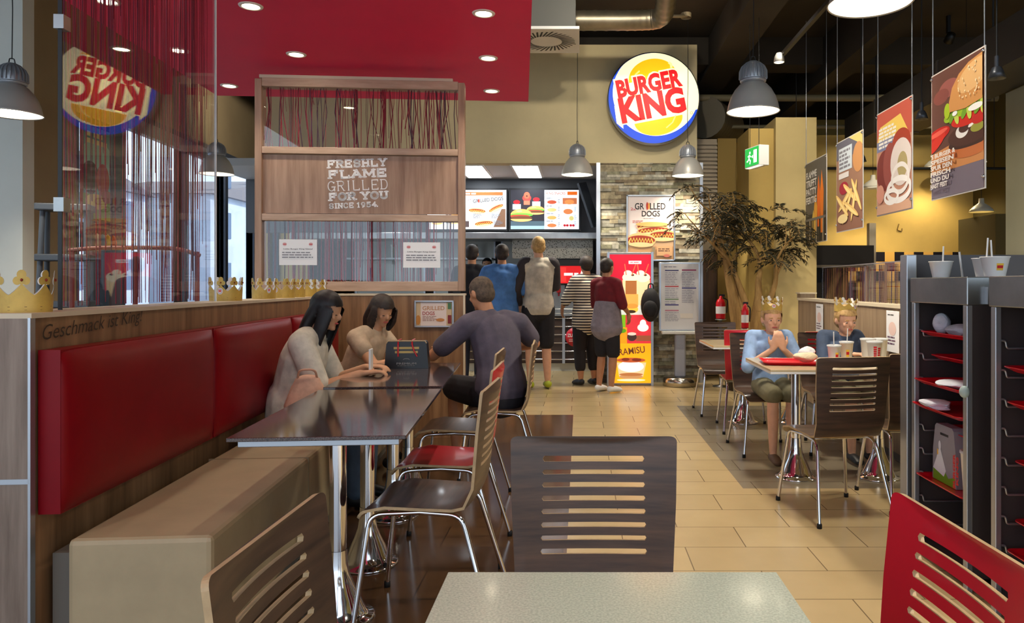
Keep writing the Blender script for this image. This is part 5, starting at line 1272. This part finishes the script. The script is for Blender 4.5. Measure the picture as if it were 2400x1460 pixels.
for x,dx in ((-.05,.0),(.035,.03)):
    b=MB(); b.tube([(x,-.045,.172),(x,-.056,.15),(x+dx*.4,-.058,.11),(x+dx,-.056,.075)],.005,6); b.tube([(x-.004,-.045,.173),(x+.006,.03,.176)],.004,6); b.build('red_ribbon',M_redp,t)
# play corner behind the glass
t=thing('play_table','children\'s play frame with a curved red-brown top bar behind the glass','play table',(-3.35,5.6,0))
b=MB(); b.tube(arc([((-.52,0,1.53),0),((-.3,0,1.55),.1),((.3,0,1.55),.2),((.47,0,1.49),0)]),.016,8); b.build('curved_bar',mat('brown_red_wood',(120,50,44),.5),t)
for x in (-.5,-.02,.45):
    b=MB(); b.tube([(x,0,.0),(x,0,1.52)],.018,8); b.build('post',mat('brown_red_wood',(120,50,44),.5),t)
b=MB(); b.box(-.5,.45,-.3,.3,.60,.64); b.build('play_top',M_maple,t,bevel=.005)
for x,z,c,s in ((-.25,.64,(40,110,190),.16),(-.05,.64,(70,160,140),.13),(.15,.64,(180,140,60),.12)):
    b=MB(); b.lathe([(0,0),(.07,0),(.08,s*1.2),(.05,s*2.3),(0,s*2.6)],16,(x,0,z)); b.build('play_piece',flat(c),t)
t=thing('high_chair','grey high chair stack against the brown wall left of the glass','high chair',(-4.42,6.35,0),.3)
MG=mat('slate_plastic',(62,68,76),.4)
for x in (-.16,.16):
    b=MB(); b.tube([(x*1.25,.15,0),(x,.08,1.95)],.022,8); b.build('leg',MG,t)
    b=MB(); b.tube([(x*1.25,-.15,0),(x,-.02,1.95)],.022,8); b.build('leg',MG,t)
for z in (.55,1.1,1.5,1.93):
    b=MB(); b.box(-.2,.2,-.1,.12,z-.03,z+.03); b.build('seat_shell',MG,t,bevel=.01)
t=thing('wall_poster','tall colourful poster standing in the first window behind the glass','poster',(wx(7.98)+.02,7.98,1.95),TH)
a=Art(.56,.95,M=Matrix.Rotation(math.pi/2,4,'Z')); b=MB(); b.box(-.0,.012,-.58,0,-.01,.96); b.build('panel',M_dark,t)
a.rect(0,0,.56,.95,(96,150,140)); a.rect(0,0,.56,.25,(120,140,50)); a.ell(.28,.62,.3,.2,(150,190,170)); a.ell(.15,.42,.16,.17,(60,50,34)); a.ell(.38,.42,.12,.17,(176,60,50)); a.ell(.26,.18,.2,.08,(196,170,70)); a.ell(.45,.25,.1,.07,(150,60,40)); a.lines(.06,.5,.9,.76,2,(226,214,150),.7)
a.build('print',t,loc=(.014,-.57,0))
t=thing('display_shelf','low shelf with small coloured figures under the window poster','shelf',(wx(7.98)+.02,7.98,1.62),TH)
b=MB(); b.box(0,.12,-.58,0,0,.03); b.box(.0,.01,-.58,0,.03,.28); b.build('shelf_board',MG,t)
for i,c in enumerate(((200,70,50),(226,180,60),(60,130,170),(230,220,200),(90,60,40))):
    b=MB(); b.lathe([(0,0),(.03,0),(.035,.07),(.02,.13),(0,.15)],12,(.06,-.08-.1*i,.03)); b.build('figure',flat(c),t)
# ================================================================== people
SK={'fair':mat('skin_fair',(222,170,138),.55,noise=.05,nscale=20),'tan':mat('skin_tan',(190,134,98),.55,noise=.05,nscale=20),'olive':mat('skin_olive',(206,154,116),.55,noise=.05,nscale=20)}
HAIR={'black':mat('black_hair',(26,22,24),.5,c2=(14,12,14),nscale=30,stretch=(4,4,.5)),'dark':mat('dark_brown_hair',(56,44,36),.6,c2=(34,26,22),nscale=40),'blond':mat('blond_hair',(196,160,104),.6,c2=(150,116,66),nscale=40),'grey':mat('cropped_hair',(96,80,64),.7,c2=(66,54,44),nscale=50)}
def remesh(mb,name,mats,parent,vox,smooth=3,pick=None):
    me=bpy.data.meshes.new(name); me.from_pydata(mb.v,[],mb.f); o=bpy.data.objects.new(name,me); COL.objects.link(o)
    r=o.modifiers.new('r','REMESH'); r.mode='VOXEL'; r.voxel_size=vox; r.use_smooth_shade=True
    s=o.modifiers.new('s','SMOOTH'); s.factor=.5; s.iterations=smooth
    dg=bpy.context.evaluated_depsgraph_get(); dg.update(); m2=bpy.data.meshes.new_from_object(o.evaluated_get(dg))
    o.modifiers.clear(); o.data=m2; bpy.data.meshes.remove(me); m2.name=name
    for q in (mats if isinstance(mats,(list,tuple)) else [mats]): m2.materials.append(q)
    for p in m2.polygons: p.use_smooth=True
    o.parent=parent; return o
def limb(mb,pts,rad,side=None,seg=14):
    """tapered chain with round ends; rad entries are r or (r_side, r_other)"""
    P=[Vector(p) for p in pts]; n=len(P); rad=[(r,r) if not isinstance(r,(tuple,list)) else r for r in rad]
    # resample smoothly
    Q=[];RR=[]
    for i in range(n-1):
        k=5
        p0=P[max(i-1,0)];p1=P[i];p2=P[i+1];p3=P[min(i+2,n-1)]
        for j in range(k):
            t=j/k; Q.append(.5*((2*p1)+(p2-p0)*t+(2*p0-5*p1+4*p2-p3)*t*t+(-p0+3*p1-3*p2+p3)*t**3)); RR.append(tuple(rad[i][c]*(1-t)+rad[i+1][c]*t for c in (0,1)))
    Q.append(P[-1]); RR.append(rad[-1])
    d0=(Q[1]-Q[0]).normalized(); d1=(Q[-1]-Q[-2]).normalized(); a,b=RR[0],RR[-1]; ra=min(a);rb=min(b)
    pre=[];post=[]
    for k_ in range(4,0,-1):
        th=math.pi/2*k_/4.3; pre.append((Q[0]-d0*ra*math.sin(th),(a[0]*math.cos(th),a[1]*math.cos(th))))
    for k_ in range(1,5):
        th=math.pi/2*k_/4.3; post.append((Q[-1]+d1*rb*math.sin(th),(b[0]*math.cos(th),b[1]*math.cos(th))))
    al=pre+list(zip(Q,RR))+post; vs=[]; up=None; N=len(al)
    for i,(p,r) in enumerate(al):
        d=(al[min(i+1,N-1)][0]-al[max(i-1,0)][0]).normalized()
        s_=Vector(side) if side else (up or (Vector((1,0,0)) if abs(d.x)<.9 else Vector((0,1,0))))
        s_=(s_-d*s_.dot(d)).normalized(); o_=d.cross(s_); up=s_
        for j in range(seg):
            t=2*math.pi*j/seg; vs.append(p+s_*math.cos(t)*r[0]+o_*math.sin(t)*r[1])
    fs=[(i*seg+j,i*seg+(j+1)%seg,(i+1)*seg+(j+1)%seg,(i+1)*seg+j) for i in range(N-1) for j in range(seg)]+[tuple(range(seg-1,-1,-1)),tuple(range((N-1)*seg,N*seg))]
    mb.add(vs,fs,0,True)
def hand(mb,w,d,up,k,side):
    """palm plus five bent fingers; w wrist, d pointing direction, up = back of the hand"""
    d=Vector(d).normalized(); up=Vector(up); up=(up-d*up.dot(d)).normalized(); s=d.cross(up)*side
    limb(mb,[w,w+d*.045*k,w+d*.085*k],[(.026*k,.020*k),(.040*k,.016*k),(.040*k,.014*k)],side=s)
    for i,(o,l) in enumerate(((-.031,.062),(-.010,.074),(.011,.070),(.031,.054))):
        b=w+d*.088*k+s*o*k; limb(mb,[b,b+d*l*.45*k-up*.006*k,b+d*l*.75*k-up*.020*k,b+d*l*.9*k-up*.036*k],[.0095*k,.009*k,.008*k,.007*k],seg=8)
    b=w+d*.03*k-s*.034*k; limb(mb,[b,b+d*.025*k-s*.022*k-up*.006*k,b+d*.055*k-s*.028*k-up*.016*k],[.012*k,.0105*k,.0085*k],seg=8)
def person(label,loc,rot,H,pose={},skin='tan',hair='dark',hairstyle='short',shirt=None,sleeve=.45,trousers=None,leg=.55,shoes=None,vox=.009,face=False,bulk=1.0,group=None,shirt_low=-.02,child=False,hem=None):
    t=thing('person',label,'person',loc,rot,group); f=H/1.75; hk=1.0 if not child else 1.24
    J=dict(pel=(0,0,.93),wai=(0,.01,1.08),che=(0,.0,1.27),nec=(0,-.015,1.44),hea=(0,.02,1.615),
     shL=(-.17,-.01,1.40),shR=(.17,-.01,1.40),elL=(-.23,-.03,1.12),elR=(.23,-.03,1.12),wrL=(-.23,.06,.88),wrR=(.23,.06,.88),
     hiL=(-.085,0,.90),hiR=(.085,0,.90),knL=(-.095,.02,.49),knR=(.095,.02,.49),anL=(-.10,-.03,.09),anR=(.10,-.03,.09),toL=(-.12,.11,.03),toR=(.12,.11,.03),hdL=(0,.2,-1),hdR=(0,.2,-1),upL=(-1,0,0),upR=(1,0,0),look=(0,1,0))
    J.update(pose); V={k:Vector(v)*(f if k[:2] not in ('hd','up','lo') else 1) for k,v in J.items()}
    B=bulk; sd=(V['shR']-V['shL']).normalized()
    b=MB()
    tor=[V['pel']-Vector((0,0,.03*f)),V['pel']+Vector((0,0,.06*f)),V['wai'],V['che'],(V['nec']*.72+V['che']*.28),V['nec']]
    tr=[(.145*f*B,.11*f*B),(.155*f*B,.115*f*B),(.13*f*B,.095*f*B),(.155*f*B,.105*f*B),(.14*f*B,.085*f*B),(.06*f,.06*f)]
    limb(b,tor,tr,side=sd)
    limb(b,[V['nec']-Vector((0,0,.03*f)),V['nec'].lerp(V['hea'],.55)],[.058*f,.052*f])
    lk=V['look'].normalized(); hd=V['hea']; hs=.0*f; k=f*hk
    q=lk.to_track_quat('Y','Z').to_matrix().to_4x4()
    b.ell(hd+Vector((0,0,.02*k)),(.074*k,.092*k,.095*k),M=q); b.ell(hd+q@Vector((0,.022*k,-.045*k)),(.056*k,.064*k,.066*k),M=q)
    b.ell(hd+q@Vector((0,.088*k,-.012*k)),(.012*k,.02*k,.022*k),M=q); b.ell(hd+q@Vector((0,.07*k,-.088*k)),(.022*k,.02*k,.018*k),M=q)
    for s in (-1,1): b.ell(hd+q@Vector((s*.074*k,-.005*k,-.005*k)),(.012*k,.02*k,.032*k),M=q); b.ell(hd+q@Vector((s*.034*k,.068*k,-.02*k)),(.02*k,.014*k,.018*k),M=q)
    for s,c in ((-1,'L'),(1,'R')):
        limb(b,[V['nec'].lerp(V['sh'+c],.55),V['sh'+c]],[.06*f*B,.055*f*B])
        limb(b,[V['sh'+c],V['sh'+c].lerp(V['el'+c],.5),V['el'+c]],[.054*f*B,.047*f*B,.039*f*B]); limb(b,[V['el'+c],V['el'+c].lerp(V['wr'+c],.35),V['wr'+c]],[.040*f*B,.038*f*B,.026*f])
        hand(b,V['wr'+c],V['hd'+c],V['up'+c],f*(1.05 if not child else 1.15),s)
        limb(b,[V['hi'+c],V['hi'+c].lerp(V['kn'+c],.5),V['kn'+c]],[.088*f*B,.076*f*B,.056*f*B]); limb(b,[V['kn'+c],V['kn'+c].lerp(V['an'+c],.35),V['an'+c]],[.054*f*B,.055*f*B,.034*f])
        limb(b,[V['an'+c]+Vector((0,0,-.03*f)),V['an'+c].lerp(V['to'+c],.5)+Vector((0,0,-.012*f)),V['to'+c]],[(.036*f,.034*f),(.042*f,.03*f),(.038*f,.022*f)],side=(1,0,0))
    body=remesh(b,'body',SK[skin],t,vox,4)
    if shirt:
        b=MB(); e=.018*f
        low=V['pel']+Vector((0,0,shirt_low*f))
        tt=[low,V['pel']+Vector((0,0,.08*f)),V['wai'],V['che'],(V['nec']*.72+V['che']*.28),V['nec']-Vector((0,0,.005*f))]
        rr_=[(.168*f*B+e,.128*f*B+e),(.16*f*B+e,.12*f*B+e),(.142*f*B+e,.107*f*B+e),(.160*f*B+e,.112*f*B+e),(.145*f*B+e,.09*f*B+e),(.062*f+.01,.062*f+.01)]
        limb(b,tt,rr_,side=sd)
        for c in 'LR':
            limb(b,[V['nec'].lerp(V['sh'+c],.5),V['sh'+c]],[.066*f*B+e*.6,.062*f*B+e*.7])
            sl=min(sleeve,.5)/.5; end=V['sh'+c].lerp(V['el'+c],sl)
            limb(b,[V['sh'+c],end],[.062*f*B+e*.7,(.052*f*B+e*.9)])
            if sleeve>.5: limb(b,[V['el'+c],V['el'+c].lerp(V['wr'+c],(sleeve-.5)/.5)],[.046*f*B+e*.8,.034*f*B+e*.8])
        remesh(b,'shirt',shirt,t,vox*1.1,3)
    if trousers:
        b=MB(); e=.014*f
        limb(b,[V['pel']-Vector((0,0,.05*f)),V['pel']+Vector((0,0,.07*f))],[(.155*f*B+e,.12*f*B+e),(.152*f*B+e,.115*f*B+e)],side=sd)
        for c in 'LR':
            if leg<=.5: limb(b,[V['hi'+c],V['hi'+c].lerp(V['kn'+c],leg/.5)],[.094*f*B+e,.078*f*B+e])
            else:
                limb(b,[V['hi'+c],V['hi'+c].lerp(V['kn'+c],.5),V['kn'+c]],[.092*f*B+e,.08*f*B+e,.064*f*B+e]); limb(b,[V['kn'+c],V['kn'+c].lerp(V['an'+c],(leg-.5)/.5)],[.062*f*B+e,.052*f*B+e])
        remesh(b,'trousers',trousers,t,vox*1.1,3)
    if shoes:
        for c in 'LR':
            b=MB(); limb(b,[V['an'+c]+Vector((0,-.025*f,-.035*f)),V['an'+c].lerp(V['to'+c],.5)+Vector((0,0,-.012*f)),V['to'+c]+Vector((0,.015*f,.0))],[(.044*f,.042*f),(.05*f,.04*f),(.046*f,.028*f)],side=(1,0,0)); remesh(b,'shoe',shoes,t,vox,3)
    b=MB()
    if hairstyle!='none':
        g=.010*k; th={'short':(.086,.100,.090),'crop':(.080,.098,.088),'long':(.092,.104,.100),'bun':(.086,.10,.095),'bob':(.092,.104,.10),'curly':(.094,.106,.104)}[hairstyle]
        b.ell(hd+q@Vector((0,-.014*k,.034*k)),(th[0]*k,th[1]*k,th[2]*k),M=q); b.ell(hd+q@Vector((0,-.040*k,-.01*k)),(.078*k,.066*k,.074*k),M=q)
        if hairstyle=='long':
            back=V['che'].lerp(V['nec'],.35)
            limb(b,[hd+q@Vector((0,-.04*k,.03*k)),hd+q@Vector((0,-.07*k,-.10*k)),hd+q@Vector((.02*k,-.07*k,-.26*k)),hd+q@Vector((.03*k,-.03*k,-.38*k))],[(.088*k,.06*k),(.096*k,.05*k),(.09*k,.04*k),(.05*k,.02*k)],side=q@Vector((1,0,0)))
            for s in (-1,1): limb(b,[hd+q@Vector((s*.07*k,.03*k,.03*k)),hd+q@Vector((s*.085*k,.03*k,-.10*k)),hd+q@Vector((s*.085*k,.04*k,-.30*k))],[(.02*k,.05*k),(.022*k,.045*k),(.014*k,.02*k)])
        if hairstyle=='bob':
            limb(b,[hd+q@Vector((0,-.05*k,.02*k)),hd+q@Vector((0,-.07*k,-.09*k)),hd+q@Vector((0,-.05*k,-.18*k))],[(.088*k,.055*k),(.098*k,.05*k),(.085*k,.03*k)],side=q@Vector((1,0,0)))
            for s in (-1,1): limb(b,[hd+q@Vector((s*.072*k,.03*k,.03*k)),hd+q@Vector((s*.086*k,.03*k,-.07*k)),hd+q@Vector((s*.08*k,.03*k,-.15*k))],[(.02*k,.045*k),(.022*k,.045*k),(.012*k,.02*k)])
        if hairstyle=='bun': b.ell(hd+q@Vector((0,-.11*k,.0)),(.04*k,.04*k,.04*k)); 
        # keep the face free: cut the front lower hair away after meshing
        h=remesh(b,'hair',HAIR[hair],t,vox*.8,3)
        bm=bmesh.new(); bm.from_mesh(h.data); qi=q.inverted()
        kill=[v for v in bm.verts if (lambda c:(c.y>.035*k and c.z<.052*k and abs(c.x)<.075*k))(qi@(v.co-hd))]
        bmesh.ops.delete(bm,geom=kill,context='VERTS'); bm.to_mesh(h.data); bm.free()
    if face:
        for s in (-1,1):
            b=MB(); b.ell(hd+q@Vector((s*.031*k,.0785*k,.002*k)),(.0115*k,.006*k,(.0042 if face!='down' else .0024)*k),M=q); e_=b.build('eye',flat((214,200,190) if face!='down' else (60,44,38),0,.5),t)
            if face=='down': continue
            b=MB(); b.ell(hd+q@Vector((s*.031*k,.0835*k,.002*k)),(.006*k,.0025*k,.0048*k),M=q); b.build('iris',flat((60,50,44),0,.3),e_)
            b=MB(); b.ell(hd+q@Vector((s*.031*k,.082*k,.022*k)),(.018*k,.006*k,.004*k),M=q); b.build('eyebrow',HAIR[hair],t)
        b=MB(); b.ell(hd+q@Vector((0,.086*k,-.052*k)),(.022*k,.008*k,.006*k),M=q); b.build('mouth',flat((176,84,80),0,.5),t)
    return t
def cloth(name,c,c2=None,**k): return mat(name,c,.8,c2=c2 or tuple(x*.82 for x in c),nscale=9,bump=.25,**k)
SD=Vector
# customers at the counter
person('man in a black t-shirt queueing at the counter next to the divider',(-1.37,9.40,0),.0,1.80,dict(elR=(.25,.0,1.14),wrR=(.2,.16,.98)),hair='dark',shirt=cloth('black_jersey',(26,26,32)),trousers=cloth('navy_denim',(40,44,60)),leg=.97,shoes=M_black,vox=.011,hairstyle='short')
person('person in a blue t-shirt standing at the counter behind the seated man',(-.94,8.95,0),.15,1.78,dict(elR=(.27,.05,1.16),wrR=(.18,.26,1.05),elL=(-.27,.05,1.16),wrL=(-.18,.26,1.05)),hair='dark',shirt=cloth('blue_jersey',(84,136,206)),trousers=cloth('grey_shorts',(70,70,80)),leg=.45,shoes=M_whitep,vox=.011,bulk=1.12)
# raglan shirt, white body dark sleeves
tall=person('tall blond man in a white shirt with dark sleeves and yellow-green trainers',(-.50,9.02,0),.25,1.88,dict(elL=(-.25,-.0,1.14),wrL=(-.19,.14,.94),elR=(.22,.08,1.16),wrR=(.14,.26,1.1)),skin='fair',hair='blond',hairstyle='crop',shirt=cloth('cream_jersey',(214,204,186)),sleeve=.10,trousers=cloth('black_shorts',(34,32,38)),leg=.46,shoes=mat('neon_trainer',(170,180,40),.5,c2=(40,44,50),nscale=9,sharp=(.45,.5)),vox=.011)
b=MB(); f_=1.88/1.75
for s,pe,pw_ in ((-1,(-.25,0,1.14),(-.19,.14,.94)),(1,(.22,.08,1.16),(.14,.26,1.1))):
    sh=Vector((s*.175,-.01,1.40))*f_; el=Vector(pe)*f_; wr=Vector(pw_)*f_
    limb(b,[sh+Vector((-s*.05,-.01,.035)),sh,el],[.070,.080,.060]); limb(b,[el,el.lerp(wr,.85)],[.056,.042])
remesh(b,'sleeves',cloth('charcoal_sleeve',(58,52,56)),tall,.011,3)
M_str=mat('zigzag_stripes',(226,216,196),.8,noise=.3,nscale=9,kind='Z',c2=(38,34,44),sharp=(.42,.5))
person('person in a black and cream striped top with cropped black trousers and sandals',(.09,9.34,0),.45,1.64,dict(elL=(-.27,.08,1.14),wrL=(-.22,.30,1.05),elR=(.25,.05,1.13),wrR=(.15,.25,1.0)),skin='tan',hair='dark',hairstyle='curly',shirt=M_str,shirt_low=-.10,sleeve=.5,trousers=cloth('black_capri',(34,30,34)),leg=.80,shoes=M_black,vox=.011,bulk=1.15)
gr=cloth('grey_skirt_cloth',(150,140,150))
p=person('person in a dark red top and dark shorts before the dessert light box',(.32,8.72,0),-.7,1.60,dict(elL=(-.22,.05,1.13),wrL=(-.17,.24,1.02),elR=(.22,.05,1.13),wrR=(.17,.24,1.02)),skin='tan',hair='dark',hairstyle='short',shirt=cloth('dark_red_jersey',(120,22,34)),sleeve=.5,trousers=cloth('black_shorts',(34,32,38)),leg=.46,shoes=M_whitep,vox=.011)
b=MB(); k_=1.60/1.75; limb(b,[Vector((0,0,.84))*k_,Vector((0,.01,1.00))*k_,Vector((0,.01,1.12))*k_],[(.21,.17),(.185,.15),(.165,.135)],side=(1,0,0)); remesh(b,'tied_cardigan',gr,p,.011,3)
person('kitchen worker behind the counter in a dark cap, seen between two customers',(-1.50,12.0,0),math.pi,1.72,dict(),skin='olive',hair='black',hairstyle='short',shirt=cloth('dark_uniform',(52,44,48)),sleeve=.45,trousers=cloth('navy_denim',(40,44,60)),leg=.97,shoes=M_black,vox=.013,face=True)
# seated women on the bench (they face right, local +Y turned to world +X)
def seat_pose(zs,**k):
    """sitting on a seat zs high (already divided by the body scale)"""
    d=dict(pel=(0,-.02,zs+.10),wai=(0,.0,zs+.24),che=(0,.02,zs+.43),nec=(0,.03,zs+.60),hea=(0,.08,zs+.77),shL=(-.17,.02,zs+.56),shR=(.17,.02,zs+.56),elL=(-.22,.10,zs+.32),elR=(.22,.10,zs+.32),wrL=(-.12,.30,zs+.36),wrR=(.12,.30,zs+.36),
      hiL=(-.09,.02,zs+.08),hiR=(.09,.02,zs+.08),knL=(-.11,.42,zs+.08),knR=(.11,.42,zs+.08),anL=(-.11,.40,.09),anR=(.11,.40,.09),toL=(-.12,.54,.03),toR=(.12,.54,.03),hdL=(.3,1,.1),hdR=(-.3,1,.1),upL=(0,0,1),upR=(0,0,1),look=(0,1,-.1))
    d.update(k); return d
z=.45/(1.62/1.75)
person('woman with long black hair and pale blouse, seated on the bench with a phone',L(.24,1.93),TH-math.pi/2+.0,1.62,
   seat_pose(z,nec=(0,.10,z+.57),hea=(.0,.19,z+.72),che=(0,.05,z+.42),shL=(-.16,.08,z+.53),shR=(.16,.08,z+.53),elR=(.21,.20,z+.26),wrR=(.10,.42,z+.34),elL=(-.2,.2,z+.26),wrL=(-.06,.42,z+.36),look=(.15,1,-.35)),
   skin='olive',hair='black',hairstyle='long',shirt=cloth('pale_blouse',(228,222,202)),sleeve=.45,trousers=cloth('blue_grey_denim',(70,86,104)),leg=.97,shoes=M_black,vox=.008,face='down',bulk=1.08)
ph=thing('phone','white phone in the hands of the black-haired woman','phone',L(.24,1.93)+Vector((.435,-.0,.83)),TH); b=MB(); b.box(-.006,.006,-.035,.035,-.06,.07); b.build('body',M_whitep,ph,bevel=.003)
person('dark-haired woman in a sleeveless beige top leaning over the table, head tilted',L(.34,2.92),TH-math.pi/2-.35,1.60,
   seat_pose(z,nec=(0,.18,z+.54),hea=(.0,.26,z+.70),che=(0,.12,z+.38),wai=(0,.04,z+.22),shL=(-.16,.16,z+.51),shR=(.16,.14,z+.50),elR=(.24,.34,z+.30),wrR=(.16,.50,z+.34),elL=(-.2,.34,z+.3),wrL=(-.08,.54,z+.36),look=(.5,1,-.55)),
   skin='olive',hair='dark',hairstyle='bob',shirt=cloth('beige_top',(196,172,144)),sleeve=.22,trousers=cloth('beige_skirt',(176,150,126)),leg=.5,shoes=M_black,vox=.009,face='down')
hb=thing('handbag','pale pink handbag beside the black-haired woman at the table edge','handbag',tuple(L(.40,1.60,.452)),.3)
b=MB(); limb(b,[(0,0,.07),(0,0,.18),(0,0,.30)],[(.11,.07),(.12,.08),(.07,.04)],side=(1,0,0)); remesh(b,'bag',cloth('pink_leather',(224,178,150)),hb,.009,2)
b=MB(); b.tube(arc([((-.05,0,.31),0),((-.04,-.05,.37),.03),((.04,-.05,.37),.03),((.05,0,.31),0)]),.006,6); b.build('handle',mat('pink_strap',(200,150,120),.5),hb)
# man from behind on the chair at the end of the table
z=.455/(1.72/1.75)
person('seated man with cropped hair in a grey polo shirt, seen from behind',(-.56,5.02,0),math.radians(36),1.72,
   seat_pose(z,pel=(0,-.05,z+.10),wai=(0,-.03,z+.26),che=(0,.02,z+.45),nec=(-.02,.07,z+.60),hea=(-.05,.14,z+.765),shL=(-.19,.06,z+.555),shR=(.19,.02,z+.555),elL=(-.36,.26,z+.34),wrL=(-.22,.46,z+.36),elR=(.37,.10,z+.40),wrR=(.24,.32,z+.35),look=(-.25,1,-.35),hiL=(-.09,.0,z+.08),hiR=(.09,.0,z+.08)),
   skin='tan',hair='grey',hairstyle='crop',shirt=cloth('slate_polo',(92,84,98)),shirt_low=.02,sleeve=.36,trousers=cloth('black_shorts',(34,32,38)),leg=.5,shoes=M_black,vox=.008,bulk=1.04)
# the two boys
z=.455/(1.32/1.75)
b1=person('boy in a light blue shirt and khaki shorts, wearing a crown and eating',(1.43,5.58,0),math.pi+.05,1.32,
   seat_pose(z,pel=(0,.04,z+.10),che=(0,.07,z+.42),nec=(0,.08,z+.55),hea=(0,.10,z+.74),elL=(-.26,.18,z+.28),wrL=(-.05,.30,z+.46),elR=(.26,.18,z+.28),wrR=(.05,.30,z+.46),hdL=(.3,.1,.9),hdR=(-.3,.1,.9),upL=(0,1,0),upR=(0,1,0),hiL=(-.085,.05,z+.08),hiR=(.085,.05,z+.08),knL=(-.09,.42,z+.04),knR=(.09,.42,z+.04),anL=(-.08,.46,.10),anR=(.1,.46,.10),toL=(-.08,.60,.04),toR=(.1,.60,.04),look=(0,1,-.12)),
   skin='fair',hair='blond',hairstyle='short',shirt=cloth('light_blue_shirt',(150,180,222)),sleeve=.62,trousers=cloth('khaki_shorts',(128,122,92)),leg=.5,shoes=mat('brown_sandal',(96,72,52),.6),vox=.0065,face=True,child=True)
b2=person('boy in a dark denim jacket wearing a crown and holding a cup',(1.97,5.60,0),math.pi+.12,1.32,
   seat_pose(z,pel=(0,.04,z+.10),che=(0,.08,z+.41),nec=(0,.10,z+.54),hea=(0,.14,z+.73),elL=(-.26,.2,z+.30),wrL=(-.07,.42,z+.43),elR=(.26,.2,z+.30),wrR=(.07,.44,z+.42),hiL=(-.085,.05,z+.08),hiR=(.085,.05,z+.08),knL=(-.09,.42,z+.04),knR=(.09,.42,z+.04),anL=(-.08,.46,.10),anR=(.1,.46,.10),toL=(-.08,.60,.04),toR=(.1,.60,.04),look=(0,1,-.25)),
   skin='fair',hair='blond',hairstyle='short',shirt=cloth('denim_jacket',(62,78,104)),sleeve=.95,trousers=cloth('khaki_shorts',(128,122,92)),leg=.5,shoes=M_black,vox=.0065,face=True,child=True)
def wear(child,H,hea,lab,rz):
    o=dup(cr,(0,0,0),0,lab,'paper crowns on the boys\' heads'); f=H/1.75; p=Vector(hea)*f; M=Matrix.Rotation(child.rotation_euler.z,4,'Z'); 
    o.location=child.location+M@(p+Vector((0,-.01,.062))); o.rotation_euler=(.08,0,rz); o.scale=(.86,1.12,.95); return o
wear(b1,1.32,(0,.10,z+.74),'gold paper crown worn by the boy in the light blue shirt',.4); wear(b2,1.32,(0,.14,z+.73),'gold paper crown worn by the boy in the denim jacket',1.1)
